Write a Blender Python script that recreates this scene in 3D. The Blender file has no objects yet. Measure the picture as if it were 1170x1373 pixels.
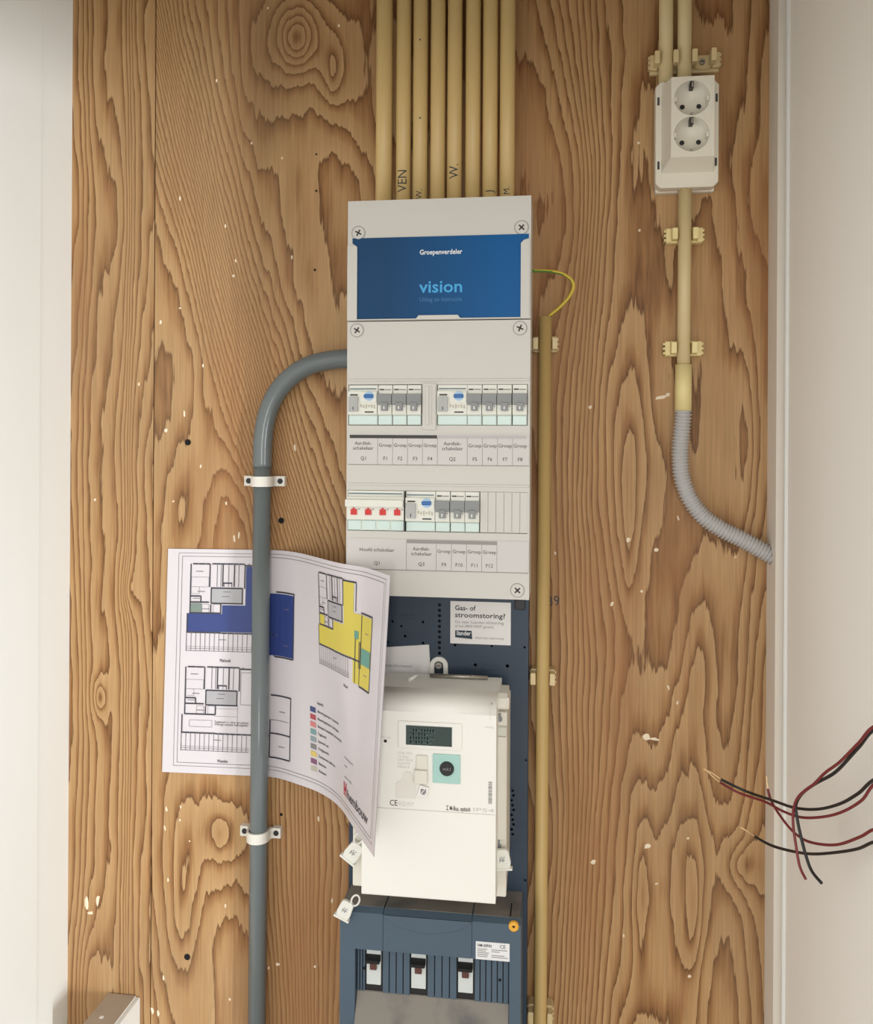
import bpy, bmesh, math, random
from mathutils import Vector, Matrix
random.seed(4)
SC = bpy.context.scene
COL = SC.collection
R = math.radians

# ------------------------------------------------------------------ camera
FPX, CX, CY = 1170.0, 585.0, 593.0      # focal length and principal point, in pixels of a 1170 x 1373 frame
DIST, YAW, ROLL = 1.15, R(7.8), 0.0055  # camera stands 1.15 m from the plywood, turned slightly to the left
ZC = 1.70                               # eye height above the floor
Fv = Vector((-math.sin(YAW), math.cos(YAW), 0)); R0 = Vector((math.cos(YAW), math.sin(YAW), 0)); U0 = R0.cross(Fv)
Rv = R0 * math.cos(ROLL) + U0 * math.sin(ROLL); Uv = U0 * math.cos(ROLL) - R0 * math.sin(ROLL)
cd = bpy.data.cameras.new('camera'); cam = bpy.data.objects.new('camera', cd); COL.objects.link(cam)
cd.sensor_width = 36; cd.sensor_fit = 'AUTO'; cd.lens = 36 * FPX / 1373
cd.shift_x = (585 - CX) / 1373; cd.shift_y = -(686.5 - CY) / 1373
cd.clip_start = 0.01
m = Matrix.Identity(4)
for i in range(3):
    m[i][0] = Rv[i]; m[i][1] = Uv[i]; m[i][2] = -Fv[i]
m[0][3], m[1][3], m[2][3] = 0, -DIST, ZC
cam.matrix_world = m
SC.camera = cam

# ------------------------------------------------------------------ light
wd = bpy.data.worlds.new('room_light'); SC.world = wd; wd.use_nodes = True
bg = wd.node_tree.nodes['Background']; bg.inputs[0].default_value = (1.0, 0.975, 0.935, 1); bg.inputs[1].default_value = 1.25
ld = bpy.data.lights.new('window_daylight', 'AREA'); ld.shape = 'RECTANGLE'; ld.size = 0.16; ld.size_y = 1.3
ld.energy = 200; ld.color = (0.94, 0.98, 1.0)
lo = bpy.data.objects.new('window_daylight', ld); COL.objects.link(lo)
lo.location = (3.95, -3.6, ZC - 0.75)
lo.rotation_euler = (Vector((-0.45, 0, ZC - 0.5)) - lo.location).to_track_quat('-Z', 'Y').to_euler()
l2 = bpy.data.lights.new('added_highlight_lamp', 'AREA'); l2.shape = 'RECTANGLE'; l2.size = 0.22; l2.size_y = 1.1; l2.energy = 22; l2.color = (1.0, 0.98, 0.94)  # unseen lamp behind the camera, added to put highlights on pipe, conduits and meter
l2o = bpy.data.objects.new('added_highlight_lamp', l2); COL.objects.link(l2o); l2o.location = (0.35, -4.2, ZC - 0.15)
l2o.rotation_euler = (Vector((-0.2, 0, ZC - 0.15)) - l2o.location).to_track_quat('-Z', 'Y').to_euler()
SC.view_settings.view_transform = 'Standard'; SC.view_settings.look = 'None'
SC.view_settings.exposure = 0.0; SC.view_settings.gamma = 1.0; SC.view_settings.use_curve_mapping = False

# ------------------------------------------------------------------ helpers
def W(px, py, d):
    """the point of the plane d metres in front of the plywood that lies behind a pixel -> (x, z), z counted from eye height"""
    v = Fv + Rv * ((px - CX) / FPX) - Uv * ((py - CY) / FPX)
    s = (DIST - d) / v.y
    return (v.x * s, v.z * s)
def wx(px, py, d): return W(px, py, d)[0]
def wz(px, py, d): return W(px, py, d)[1]
def rect(x0, y0, x1, y1, d):
    ym, xm = (y0 + y1) / 2, (x0 + x1) / 2
    return wx(x0, ym, d), wx(x1, ym, d), wz(xm, y1, d), wz(xm, y0, d)     # x0 x1 z0 z1
def lin(c):
    out = []
    for v in c:
        v /= 255.0
        out.append(v / 12.92 if v <= 0.04045 else ((v + 0.055) / 1.055) ** 2.4)
    return (*out, 1.0)
MATS = {}
def mat(name, rgb, rough=0.5, var=0.05, scale=30.0, bump=0.0, metal=0.0, coat=0.0, spec=0.5, trans=0.0):
    if name in MATS: return MATS[name]
    m = bpy.data.materials.new(name); m.use_nodes = True
    nt = m.node_tree; p = nt.nodes['Principled BSDF']
    tc = nt.nodes.new('ShaderNodeTexCoord'); no = nt.nodes.new('ShaderNodeTexNoise')
    no.inputs['Scale'].default_value = scale; no.inputs['Detail'].default_value = 4
    nt.links.new(tc.outputs['Object'], no.inputs['Vector'])
    mx = nt.nodes.new('ShaderNodeMix'); mx.data_type = 'RGBA'
    c = lin(rgb)
    mx.inputs['A'].default_value = (c[0] * (1 - var), c[1] * (1 - var), c[2] * (1 - var), 1)
    mx.inputs['B'].default_value = (min(1, c[0] * (1 + var)), min(1, c[1] * (1 + var)), min(1, c[2] * (1 + var)), 1)
    nt.links.new(no.outputs['Fac'], mx.inputs['Factor']); nt.links.new(mx.outputs['Result'], p.inputs['Base Color'])
    p.inputs['Roughness'].default_value = rough; p.inputs['Metallic'].default_value = metal
    p.inputs['Specular IOR Level'].default_value = spec
    p.inputs['Coat Weight'].default_value = coat; p.inputs['Coat Roughness'].default_value = 0.08
    p.inputs['Transmission Weight'].default_value = trans
    if bump:
        b = nt.nodes.new('ShaderNodeBump'); b.inputs['Strength'].default_value = bump; b.inputs['Distance'].default_value = 0.002
        nt.links.new(no.outputs['Fac'], b.inputs['Height']); nt.links.new(b.outputs['Normal'], p.inputs['Normal'])
    MATS[name] = m
    return m

ORG = {}
class MB:
    """collects shapes given as (x, d, z): x right, d out of the wall towards the room, z up from eye height"""
    def __init__(self): self.v = []; self.f = []; self.mi = []; self.sm = []
    def add(self, vs, fs, mi=0, smooth=False):
        o = len(self.v); self.v += vs
        for f in fs: self.f.append([i + o for i in f]); self.mi.append(mi); self.sm.append(smooth)
        return self
    def box(self, x0, x1, d0, d1, z0, z1, mi=0):
        return self.frustum((x0, x1, z0, z1), d0, (x0, x1, z0, z1), d1, mi)
    def frustum(self, a, d0, b, d1, mi=0):
        vs = [(a[0], d0, a[2]), (a[1], d0, a[2]), (a[1], d0, a[3]), (a[0], d0, a[3]),
              (b[0], d1, b[2]), (b[1], d1, b[2]), (b[1], d1, b[3]), (b[0], d1, b[3])]
        return self.add(vs, [(3, 2, 1, 0), (4, 5, 6, 7), (0, 1, 5, 4), (1, 2, 6, 5), (2, 3, 7, 6), (3, 0, 4, 7)], mi)
    def disc(self, x, z, r, d0, d1, n=20, mi=0, r1=None, smooth=False):
        r1 = r if r1 is None else r1
        vs = [(x + r * math.cos(2 * math.pi * i / n), d0, z + r * math.sin(2 * math.pi * i / n)) for i in range(n)]
        vs += [(x + r1 * math.cos(2 * math.pi * i / n), d1, z + r1 * math.sin(2 * math.pi * i / n)) for i in range(n)]
        fs = [(i, (i + 1) % n, n + (i + 1) % n, n + i) for i in range(n)]
        self.add(vs, fs, mi, smooth); o = len(self.f)
        self.add([], []); b = len(self.v) - 2 * n
        self.f.append([b + n + i for i in range(n)]); self.mi.append(mi); self.sm.append(False)
        self.f.append([b + i for i in reversed(range(n))]); self.mi.append(mi); self.sm.append(False)
        return self
    def lathe(self, x, z, prof, n=28, mi=0, smooth=True):
        """profile of (radius, d) turned about an axis that points out of the wall"""
        vs = []; k = len(prof)
        for i in range(n):
            a = 2 * math.pi * i / n
            for r, d in prof: vs.append((x + r * math.cos(a), d, z + r * math.sin(a)))
        fs = [(i * k + j, ((i + 1) % n) * k + j, ((i + 1) % n) * k + j + 1, i * k + j + 1) for i in range(n) for j in range(k - 1)]
        return self.add(vs, fs, mi, smooth)
    def ring(self, x, z, r0, r1, d0, d1, n=28, mi=0):
        return self.lathe(x, z, [(r0, d0), (r0, d1), (r1, d1), (r1, d0), (r0, d0)], n, mi, False)
    def tube(self, pts, r, n=12, mi=0, caps=True, rf=None, mf=None):
        P = [Vector(p) for p in pts]; k = len(P); vs = []; nrm = None
        for i, p in enumerate(P):
            t = (P[min(i + 1, k - 1)] - P[max(i - 1, 0)]).normalized()
            if nrm is None:
                nrm = t.cross(Vector((0, 1, 0)));
                if nrm.length < 1e-4: nrm = t.cross(Vector((1, 0, 0)))
            nrm = (nrm - t * nrm.dot(t)).normalized(); bi = t.cross(nrm)
            rr = rf(i) if rf else r
            for j in range(n):
                a = 2 * math.pi * j / n
                q = p + nrm * (rr * math.cos(a)) + bi * (rr * math.sin(a)); vs.append(tuple(q))
        o = len(self.v); self.v += vs
        for i in range(k - 1):
            for j in range(n):
                self.f.append([o + i * n + j, o + i * n + (j + 1) % n, o + (i + 1) * n + (j + 1) % n, o + (i + 1) * n + j])
                self.mi.append(mf(i, j) if mf else mi); self.sm.append(True)
        if caps:
            self.f.append([o + j for j in reversed(range(n))]); self.mi.append(mi); self.sm.append(False)
            self.f.append([o + (k - 1) * n + j for j in range(n)]); self.mi.append(mi); self.sm.append(False)
        return self
    def extrude_x(self, prof, x0, x1, mi=0, smooth=False):
        """closed (d, z) profile pulled along x"""
        n = len(prof)
        vs = [(x0, d, z) for d, z in prof] + [(x1, d, z) for d, z in prof]
        self.add(vs, [(i, (i + 1) % n, n + (i + 1) % n, n + i) for i in range(n)], mi, smooth)
        b = len(self.v) - 2 * n
        self.f.append([b + i for i in reversed(range(n))]); self.mi.append(mi); self.sm.append(False)
        self.f.append([b + n + i for i in range(n)]); self.mi.append(mi); self.sm.append(False)
        return self
    def prism(self, poly, d0, d1, mi=0):
        """closed (x, z) outline pulled out of the wall"""
        n = len(poly)
        vs = [(x, d0, z) for x, z in poly] + [(x, d1, z) for x, z in poly]
        self.add(vs, [(i, (i + 1) % n, n + (i + 1) % n, n + i) for i in range(n)], mi)
        b = len(self.v) - 2 * n
        self.f.append([b + i for i in reversed(range(n))]); self.mi.append(mi); self.sm.append(False)
        self.f.append([b + n + i for i in range(n)]); self.mi.append(mi); self.sm.append(False)
        return self
    def holed(self, outer, holes, d0, d1, mi=0, walls=True):
        """a plate with cut-outs; outer and holes are lists of (x, z)"""
        bm = bmesh.new(); edges = []
        for lp in [outer] + holes:
            vs = [bm.verts.new((x, 0, z)) for x, z in lp]
            edges += [bm.edges.new((vs[i], vs[(i + 1) % len(vs)])) for i in range(len(vs))]
        bmesh.ops.triangle_fill(bm, edges=edges, use_beauty=True, use_dissolve=False)
        bm.verts.index_update(); vv = [(v.co.x, v.co.z) for v in bm.verts]; ff = [[v.index for v in f.verts] for f in bm.faces]
        bm.free()
        self.add([(x, d1, z) for x, z in vv], ff, mi)
        if d0 is not None: self.add([(x, d0, z) for x, z in vv], [f[::-1] for f in ff], mi)
        if walls and d0 is not None:
            for lp in [outer] + holes:
                n = len(lp)
                self.add([(x, d0, z) for x, z in lp] + [(x, d1, z) for x, z in lp], [(i, (i + 1) % n, n + (i + 1) % n, n + i) for i in range(n)], mi)
        return self
    def build(self, name, mats, parent=None, org=None, bevel=0, fixn=True):
        if org is None: org = ORG[parent] if parent else (0, 0, 0)
        me = bpy.data.meshes.new(name)
        me.from_pydata([(x - org[0], -(d - org[1]), z - org[2]) for x, d, z in self.v], [], self.f)
        for mm in (mats if isinstance(mats, (list, tuple)) else [mats]): me.materials.append(mm)
        me.polygons.foreach_set('material_index', self.mi); me.polygons.foreach_set('use_smooth', self.sm)
        if fixn:
            bm = bmesh.new(); bm.from_mesh(me); bmesh.ops.recalc_face_normals(bm, faces=bm.faces); bm.to_mesh(me); bm.free()
        me.update()
        o = bpy.data.objects.new(name, me); COL.objects.link(o); ORG[o] = org
        po = ORG[parent] if parent else (0, 0, -ZC)
        o.location = (org[0] - po[0], -(org[1] - po[1]), org[2] - po[2]); o.parent = parent
        if name in ('lettering', 'thin_lines', 'wall_lines', 'cell_lines', 'small_print', 'border_lines', 'captions', 'legend_text', 'print_mark', 'screen_digits', 'barcode', 'colour_fill', 'handwriting', 'logo_lettering', 'red_logo'): o['kind'] = 'stuff'
        if bevel:
            b = o.modifiers.new('bevel', 'BEVEL'); b.width = bevel; b.segments = 2; b.limit_method = 'ANGLE'; b.angle_limit = R(40)
        return o
def tag(o, label=None, cat=None, group=None, kind=None):
    if label: o['label'] = label
    if cat: o['category'] = cat
    if group: o['group'] = group
    if kind: o['kind'] = kind
    return o
def thing(name, label, cat, org, group=None):
    o = bpy.data.objects.new(name, None); COL.objects.link(o); ORG[o] = org; o.empty_display_size = 0.02
    o.location = (org[0], -org[1], org[2] + ZC)
    return tag(o, label, cat, group)
def copy_tree(o, parent=None, delta=None):
    c = o.copy(); COL.objects.link(c); c.parent = parent
    ORG[c] = ORG[o]
    if delta:
        c.location = (o.location.x + delta[0], o.location.y - delta[1], o.location.z + delta[2])
    for ch in list(o.children): copy_tree(ch, c)
    return c
TXT = {}
def glyphs(s, bold=False):
    """flat outline of a line of text: points with capitals 1 high, faces, width"""
    k = (s, bold)
    if k in TXT: return TXT[k]
    cu = bpy.data.curves.new('t', 'FONT'); cu.body = s; cu.size = 1.0; cu.resolution_u = 2; cu.fill_mode = 'FRONT'
    if bold: cu.offset = 0.014
    ob = bpy.data.objects.new('t', cu); COL.objects.link(ob)
    dg = bpy.context.evaluated_depsgraph_get(); dg.update()
    me = bpy.data.meshes.new_from_object(ob.evaluated_get(dg))
    vs = [(v.co.x / 0.69, v.co.y / 0.69) for v in me.vertices]; fs = [list(p.vertices) for p in me.polygons]
    bpy.data.objects.remove(ob); bpy.data.curves.remove(cu); bpy.data.meshes.remove(me)
    w = max((v[0] for v in vs), default=0)
    TXT[k] = (vs, fs, w)
    return TXT[k]
def text(mb, s, x, z, d, h, align='C', bold=False, rot=0.0, mi=0, width=None):
    vs, fs, w = glyphs(s, bold)
    sx = h if width is None else width / max(w, 1e-6)
    ox = {'C': -w / 2, 'L': 0, 'R': -w}[align] * sx
    ca, sa = math.cos(rot), math.sin(rot)
    out = []
    for a, b in vs:
        a = a * sx + ox; b = b * h
        out.append((x + a * ca - b * sa, d, z + a * sa + b * ca))
    mb.add(out, fs, mi)
def spline(pts, n=8):
    P = [Vector(p) for p in pts]; out = []
    for i in range(len(P) - 1):
        p0 = P[max(i - 1, 0)]; p1 = P[i]; p2 = P[i + 1]; p3 = P[min(i + 2, len(P) - 1)]
        for j in range(n):
            t = j / n
            out.append(0.5 * ((2 * p1) + (p2 - p0) * t + (2 * p0 - 5 * p1 + 4 * p2 - p3) * t * t + (3 * p1 - p0 - 3 * p2 + p3) * t ** 3))
    out.append(P[-1])
    return out
def circle(x, z, r, n=24): return [(x + r * math.cos(2 * math.pi * i / n), z + r * math.sin(2 * math.pi * i / n)) for i in range(n)]
def box_loop(x0, x1, z0, z1): return [(x0, z0), (x1, z0), (x1, z1), (x0, z1)]

# ------------------------------------------------------------------ materials
def wood_material(name, pts, rings, roll, off, shear):
    m = bpy.data.materials.new(name); m.use_nodes = True
    nt = m.node_tree; N = nt.nodes; L = nt.links; p = N['Principled BSDF']
    def nd(t, **kw):
        n = N.new(t)
        for k, v in kw.items(): setattr(n, k, v)
        return n
    def math_(op, a, b=None, c=None):
        n = nd('ShaderNodeMath', operation=op)
        for i, q in enumerate((a, b, c)):
            if q is None: continue
            if isinstance(q, (int, float)): n.inputs[i].default_value = q
            else: L.new(q, n.inputs[i])
        return n.outputs[0]
    tc = nd('ShaderNodeTexCoord').outputs['Object']
    sx = nd('ShaderNodeSeparateXYZ'); L.new(tc, sx.inputs[0]); X, Z = sx.outputs['X'], sx.outputs['Z']
    def noise(sxx, szz, detail=2.0, rough=0.5, off=0.0, dist=0.0):
        mp = nd('ShaderNodeMapping'); L.new(tc, mp.inputs['Vector'])
        mp.inputs['Scale'].default_value = (sxx, 0, szz); mp.inputs['Location'].default_value = (off, off * 0.37, off * 1.7)
        n = nd('ShaderNodeTexNoise'); n.inputs['Scale'].default_value = 1; n.inputs['Detail'].default_value = detail
        n.inputs['Roughness'].default_value = rough; n.inputs['Distortion'].default_value = dist
        L.new(mp.outputs[0], n.inputs['Vector']); return n.outputs['Fac']
    # growth-ring field: a slow ramp across the sheet + rolling noise + knots
    Xs = X
    if shear:      # the veneer runs askew on the upper left of the sheet
        mr = nd('ShaderNodeMapRange', interpolation_type='SMOOTHSTEP'); L.new(X, mr.inputs[0]); mr.inputs[1].default_value = -0.10; mr.inputs[2].default_value = -0.28
        Xs = math_('ADD', X, math_('MULTIPLY', math_('MULTIPLY', math_('MAXIMUM', math_('ADD', Z, 0.15), 0.0), shear), mr.outputs[0]))
    fc = nd('ShaderNodeFloatCurve'); L.new(math_('MULTIPLY_ADD', Xs, 1.0, 0.7), fc.inputs['Value'])
    cv = fc.mapping.curves[0]
    cv.points[0].location = pts[0]; cv.points[1].location = pts[-1]
    for q in pts[1:-1]: cv.points.new(*q)
    fc.mapping.update()
    h = math_('MULTIPLY', fc.outputs[0], rings)
    h = math_('MULTIPLY_ADD', noise(4.6, 1.35, 1.3, 0.45, 3.1 + off), roll, h)
    h = math_('MULTIPLY_ADD', noise(17, 5.0, 2.0, 0.5, 8.7 + off), 2.3, h)
    h = math_('MULTIPLY_ADD', noise(130, 8, 3.0, 0.65, 1.3 + off), 0.75, h)
    for kx, ky, rx, rz, amp in KNOTS:
        x0, z0 = W(kx, ky, 0)
        a = math_('MULTIPLY', math_('ADD', X, -x0), 1 / rx); b = math_('MULTIPLY', math_('ADD', Z, -z0), 1 / rz)
        r2 = math_('ADD', math_('MULTIPLY', a, a), math_('MULTIPLY', b, b))
        g = math_('DIVIDE', amp, math_('ADD', r2, 1.0))
        h = math_('ADD', h, g)
    fr = math_('FRACT', h)
    # each ring: pale early wood darkening to a crisp late-wood edge
    rp = nd('ShaderNodeValToRGB'); L.new(fr, rp.inputs[0]); cr = rp.color_ramp
    stops = [(0.0, (186, 149, 105)), (0.50, (176, 137, 92)), (0.70, (157, 115, 73)), (0.86, (138, 97, 58)), (0.955, (106, 71, 40)), (1.0, (180, 143, 99))]
    cr.elements[0].position = 0; cr.elements[0].color = lin(stops[0][1]); cr.elements[1].position = 1; cr.elements[1].color = lin(stops[-1][1])
    for q, c in stops[1:-1]:
        e = cr.elements.new(q); e.color = lin(c)
    col = rp.outputs[0]
    def mixc(fac, a, b, mode='MIX'):
        n = nd('ShaderNodeMix', data_type='RGBA', blend_type=mode)
        for s, q in (('Factor', fac), ('A', a), ('B', b)):
            if isinstance(q, (int, float)): n.inputs[s].default_value = q
            elif isinstance(q, tuple): n.inputs[s].default_value = q
            else: L.new(q, n.inputs[s])
        return n.outputs['Result']
    # wide patches where the late wood lies open (darker, redder islands)
    pt = nd('ShaderNodeMapRange'); L.new(noise(7, 1.6, 2.5, 0.55, 21.0), pt.inputs[0]); pt.inputs[1].default_value = 0.50; pt.inputs[2].default_value = 0.68
    col = mixc(math_('MULTIPLY', pt.outputs[0], 0.55), col, lin((150, 100, 60)))
    gr = nd('ShaderNodeMapRange'); L.new(noise(3.5, 2.0, 2.0, 0.5, 33.0), gr.inputs[0]); gr.inputs[1].default_value = 0.48; gr.inputs[2].default_value = 0.75
    col = mixc(math_('MULTIPLY', gr.outputs[0], 0.35), col, lin((138, 116, 90)))
    # fibre streaks
    st = nd('ShaderNodeMapRange'); L.new(noise(420, 9, 2.0, 0.6, 5.0), st.inputs[0]); st.inputs[1].default_value = 0.3; st.inputs[2].default_value = 0.7
    st.inputs[3].default_value = 0.86; st.inputs[4].default_value = 1.1
    cb = nd('ShaderNodeCombineXYZ')
    for i in range(3): L.new(st.outputs[0], cb.inputs[i])
    col = mixc(1.0, col, cb.outputs[0], 'MULTIPLY')
    L.new(col, p.inputs['Base Color'])
    p.inputs['Roughness'].default_value = 0.55; p.inputs['Specular IOR Level'].default_value = 0.3
    bp = nd('ShaderNodeBump'); bp.inputs['Strength'].default_value = 0.25; bp.inputs['Distance'].default_value = 0.001
    L.new(fr, bp.inputs['Height']); L.new(bp.outputs[0], p.inputs['Normal'])
    return m
KNOTS = [(398, 50, 0.030, 0.045, 7.0), (446, 95, 0.018, 0.05, 3.0), (995, 1160, 0.020, 0.030, 2.6), (296, 1118, 0.022, 0.040, 3.0), (170, 792, 0.012, 0.035, 3.0),
         (134, 935, 0.010, 0.022, 3.0), (245, 690, 0.040, 0.16, 3.6), (245, 1190, 0.022, 0.10, 2.6), (935, 900, 0.026, 0.17, 3.2), (842, 690, 0.016, 0.16, 2.6),
         (780, 270, 0.030, 0.16, -2.6), (860, 1190, 0.012, 0.12, 2.5), (1000, 600, 0.014, 0.14, -2.0), (930, 1220, 0.013, 0.09, 2.2), (120, 1330, 0.02, 0.10, 2.2)]
M_wood = wood_material('fir_plywood', [(0.0, 0.0), (0.14, 0.10), (0.17, 0.12), (0.28, 0.15), (0.335, 0.30), (0.45, 0.68), (0.60, 0.70), (0.69, 0.72), (0.78, 0.92), (0.84, 0.95), (0.90, 0.945), (0.97, 1.0), (1.0, 1.0)], 46.0, 15.5, 0.0, 0.30)
M_wood2 = wood_material('fir_plywood_strip', [(0.0, 0.0), (0.03, 0.06), (0.06, 0.16), (0.09, 0.19), (0.12, 0.36), (0.15, 0.42), (0.2, 0.5), (1.0, 1.0)], 30.0, 8.0, 40.0, 0.0)
M_white = mat('painted_white_panel', (234, 235, 231), 0.55, 0.015, 8)
M_lath = mat('painted_corner_lath', (228, 220, 208), 0.6, 0.02, 20)
M_side = mat('offwhite_side_panel', (246, 242, 235), 0.6, 0.02, 6)
M_dark = mat('black_gap', (12, 10, 9), 0.9, 0.0)
M_concrete = mat('concrete', (150, 146, 140), 0.9, 0.15, 20, 0.3)
M_cream = mat('cream_pvc', (210, 181, 122), 0.38, 0.03, 15)
M_cream2 = mat('pale_cream_pvc', (214, 193, 146), 0.4, 0.03, 15)
M_yellow = mat('yellow_cream_pvc', (228, 210, 150), 0.4, 0.03, 15)
M_grey = mat('grey_pvc', (106, 113, 114), 0.22, 0.05, 12)
M_clamp = mat('white_clamp_plastic', (226, 222, 212), 0.4, 0.03)
M_unit = mat('light_grey_housing', (204, 201, 194), 0.45, 0.012, 12)
M_unit2 = mat('white_module_plastic', (226, 226, 216), 0.4, 0.02)
M_cyan = mat('pale_cyan_terminal_cover', (208, 226, 220), 0.3, 0.03, 60)
M_mgrey = mat('grey_toggle', (134, 136, 137), 0.4, 0.03)
M_lgrey = mat('light_grey_toggle', (174, 175, 173), 0.4, 0.03)
M_ink = mat('dark_ink', (66, 64, 62), 0.7, 0.05)
M_black = mat('black_plastic', (24, 24, 25), 0.45, 0.1)
M_inkgrey = mat('grey_ink', (150, 148, 145), 0.7, 0.05)
M_blue_card = None
M_btn = mat('blue_button', (52, 104, 168), 0.3, 0.05)
M_red = mat('red_mark', (206, 46, 44), 0.4, 0.08)
M_strip = mat('label_strip_paper', (205, 201, 198), 0.5, 0.015)
M_steel = mat('zinc_steel', (170, 165, 155), 0.35, 0.1, 60, 0, 0.8)
M_board = mat('dark_blue_board', (44, 60, 78), 0.5, 0.08, 25)
M_fuse = mat('slate_blue_housing', (74, 92, 108), 0.5, 0.05, 18)
M_meter = mat('white_meter_plastic', (238, 237, 230), 0.6, 0.01, 10, spec=0.3)
M_meter2 = mat('ivory_meter_base', (226, 222, 210), 0.42, 0.02, 10)
M_lcd = mat('green_black_display', (38, 58, 54), 0.15, 0.15, 60)
M_teal = mat('pale_teal_plate', (168, 208, 200), 0.35, 0.04, 40)
M_paper = mat('white_card', (236, 234, 232), 0.6, 0.01)
M_seal = mat('clear_white_seal', (232, 232, 224), 0.3, 0.03, 80)
M_orange = mat('amber_plug', (236, 176, 62), 0.35, 0.06, 80)

def blue_card_material():
    m = bpy.data.materials.new('printed_blue_card'); m.use_nodes = True
    nt = m.node_tree; p = nt.nodes['Principled BSDF']
    tc = nt.nodes.new('ShaderNodeTexCoord'); sp = nt.nodes.new('ShaderNodeSeparateXYZ'); rp = nt.nodes.new('ShaderNodeValToRGB')
    nt.links.new(tc.outputs['Generated'], sp.inputs[0]); nt.links.new(sp.outputs['X'], rp.inputs[0])
    rp.color_ramp.elements[0].color = lin((22, 66, 106)); rp.color_ramp.elements[0].position = 0.2
    rp.color_ramp.elements[1].color = lin((0, 86, 146)); rp.color_ramp.elements[1].position = 0.85
    nt.links.new(rp.outputs[0], p.inputs['Base Color']); p.inputs['Roughness'].default_value = 0.35; p.inputs['Specular IOR Level'].default_value = 0.2
    return m
def dusty_material():
    """slate plastic with brown building dust lying on it"""
    m = bpy.data.materials.new('dusty_slate_plastic'); m.use_nodes = True
    nt = m.node_tree; p = nt.nodes['Principled BSDF']
    tc = nt.nodes.new('ShaderNodeTexCoord'); no = nt.nodes.new('ShaderNodeTexNoise'); no.inputs['Scale'].default_value = 16; no.inputs['Detail'].default_value = 5
    nt.links.new(tc.outputs['Object'], no.inputs['Vector'])
    rp = nt.nodes.new('ShaderNodeValToRGB'); nt.links.new(no.outputs['Fac'], rp.inputs[0])
    rp.color_ramp.elements[0].color = lin((104, 102, 100)); rp.color_ramp.elements[0].position = 0.36
    rp.color_ramp.elements[1].color = lin((134, 128, 120)); rp.color_ramp.elements[1].position = 0.5
    nt.links.new(rp.outputs[0], p.inputs['Base Color']); p.inputs['Roughness'].default_value = 0.8
    return m
M_blue_card = blue_card_material(); M_dust = dusty_material()

# ------------------------------------------------------------------ the cupboard itself
XL0 = wx(94, 686, 0); XR0 = 0.2645; SEAM = wx(205, 686, 0); TOPZ, BOTZ = 0.74, -ZC
back = tag(MB().box(XL0 - 0.03, 0.3055, -0.06, -0.020, BOTZ, TOPZ).build('wall_back', M_dark), 'back wall of the meter cupboard clad in fir plywood', 'wall', kind='structure')
def panel(x0, x1, m):
    return MB().box(x0, x1, -0.0195, 0.0, BOTZ, TOPZ).build('plywood_panel', m, back, bevel=0.0008)
p1 = panel(XL0 - 0.004, SEAM - 0.0007, M_wood2); p2 = panel(SEAM + 0.0007, XR0 + 0.004, M_wood)
p1['label'] = 'narrow fir plywood strip beside the white side panel'; p2['label'] = 'wide fir plywood sheet behind the meter and boxes'
tag(MB().box(XL0 - 0.03, XL0, -0.02, 0.55, BOTZ, TOPZ).build('wall_left', M_white), 'bright white side panel left of the plywood', 'wall', kind='structure')
tag(MB().box(XL0 - 0.001, XL0 + 0.003, 0.078, 0.55, BOTZ, TOPZ).build('trim_1', M_white, bevel=0.001), 'thin white door lining on the bright side panel', 'trim', kind='structure')
XP = 0.2755
tag(MB().box(XP, XP + 0.03, -0.02, 0.55, BOTZ, TOPZ).build('wall_right', M_side), 'off white side panel behind the loose wires', 'wall', kind='structure')
hx = [(0.0 + 0.018 + 0.0115 * math.cos(a * math.pi / 8), wz(1033, 745, 0.018) + 0.0115 * math.sin(a * math.pi / 8)) for a in range(16)]
lt = MB()
# the lath stands on the side panel; its face towards the cupboard has the hole the corrugated tube enters
o_ = [(-0.0, BOTZ), (0.045, BOTZ), (0.045, TOPZ), (-0.0, TOPZ)]
lt.holed(o_, [hx], None, 0)
lt.v = [(XR0, x, z) for x, dd, z in lt.v]
n16 = len(hx)
lt.add([(XR0, a, b) for a, b in hx] + [(XR0 + 0.009, a, b) for a, b in hx], [(i, (i + 1) % n16, n16 + (i + 1) % n16, n16 + i) for i in range(n16)])
lt.add([(XR0, 0.045, BOTZ), (XP, 0.045, BOTZ), (XP, 0.045, TOPZ), (XR0, 0.045, TOPZ)], [(0, 1, 2, 3)])
tag(lt.build('trim_2', M_lath), 'narrow painted corner lath between plywood and off white side panel', 'trim', kind='structure')
tag(MB().box(XP - 0.0035, XP + 0.001, 0.050, 0.056, BOTZ, TOPZ).build('trim_3', M_white, bevel=0.001), 'thin white cover bead along the corner lath', 'trim', kind='structure')
tag(MB().box(XL0 - 0.03, XP + 0.03, -0.06, 0.55, TOPZ, TOPZ + 0.03).build('ceiling', M_white), 'white top panel of the cupboard', 'ceiling', kind='structure')
wf = MB(); wf.holed([(XL0 - 0.9, BOTZ), (XL0, BOTZ), (XL0, 0.388), (XP, 0.388), (XP, BOTZ), (XP + 0.9, BOTZ), (XP + 0.9, 0.95), (XL0 - 0.9, 0.95)], [], 0.55, 0.58)  # out of view; low header over the opening added to shade the plywood top
tag(wf.build('wall_front', M_white), 'unseen white wall around the cupboard opening with added shading header', 'wall', kind='structure')
tag(MB().box(XL0 - 0.9, XP + 1.2, -0.06, 2.6, -ZC - 0.03, -ZC).build('floor', M_concrete), 'bare concrete floor in front of the cupboard', 'floor', kind='structure')

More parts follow.
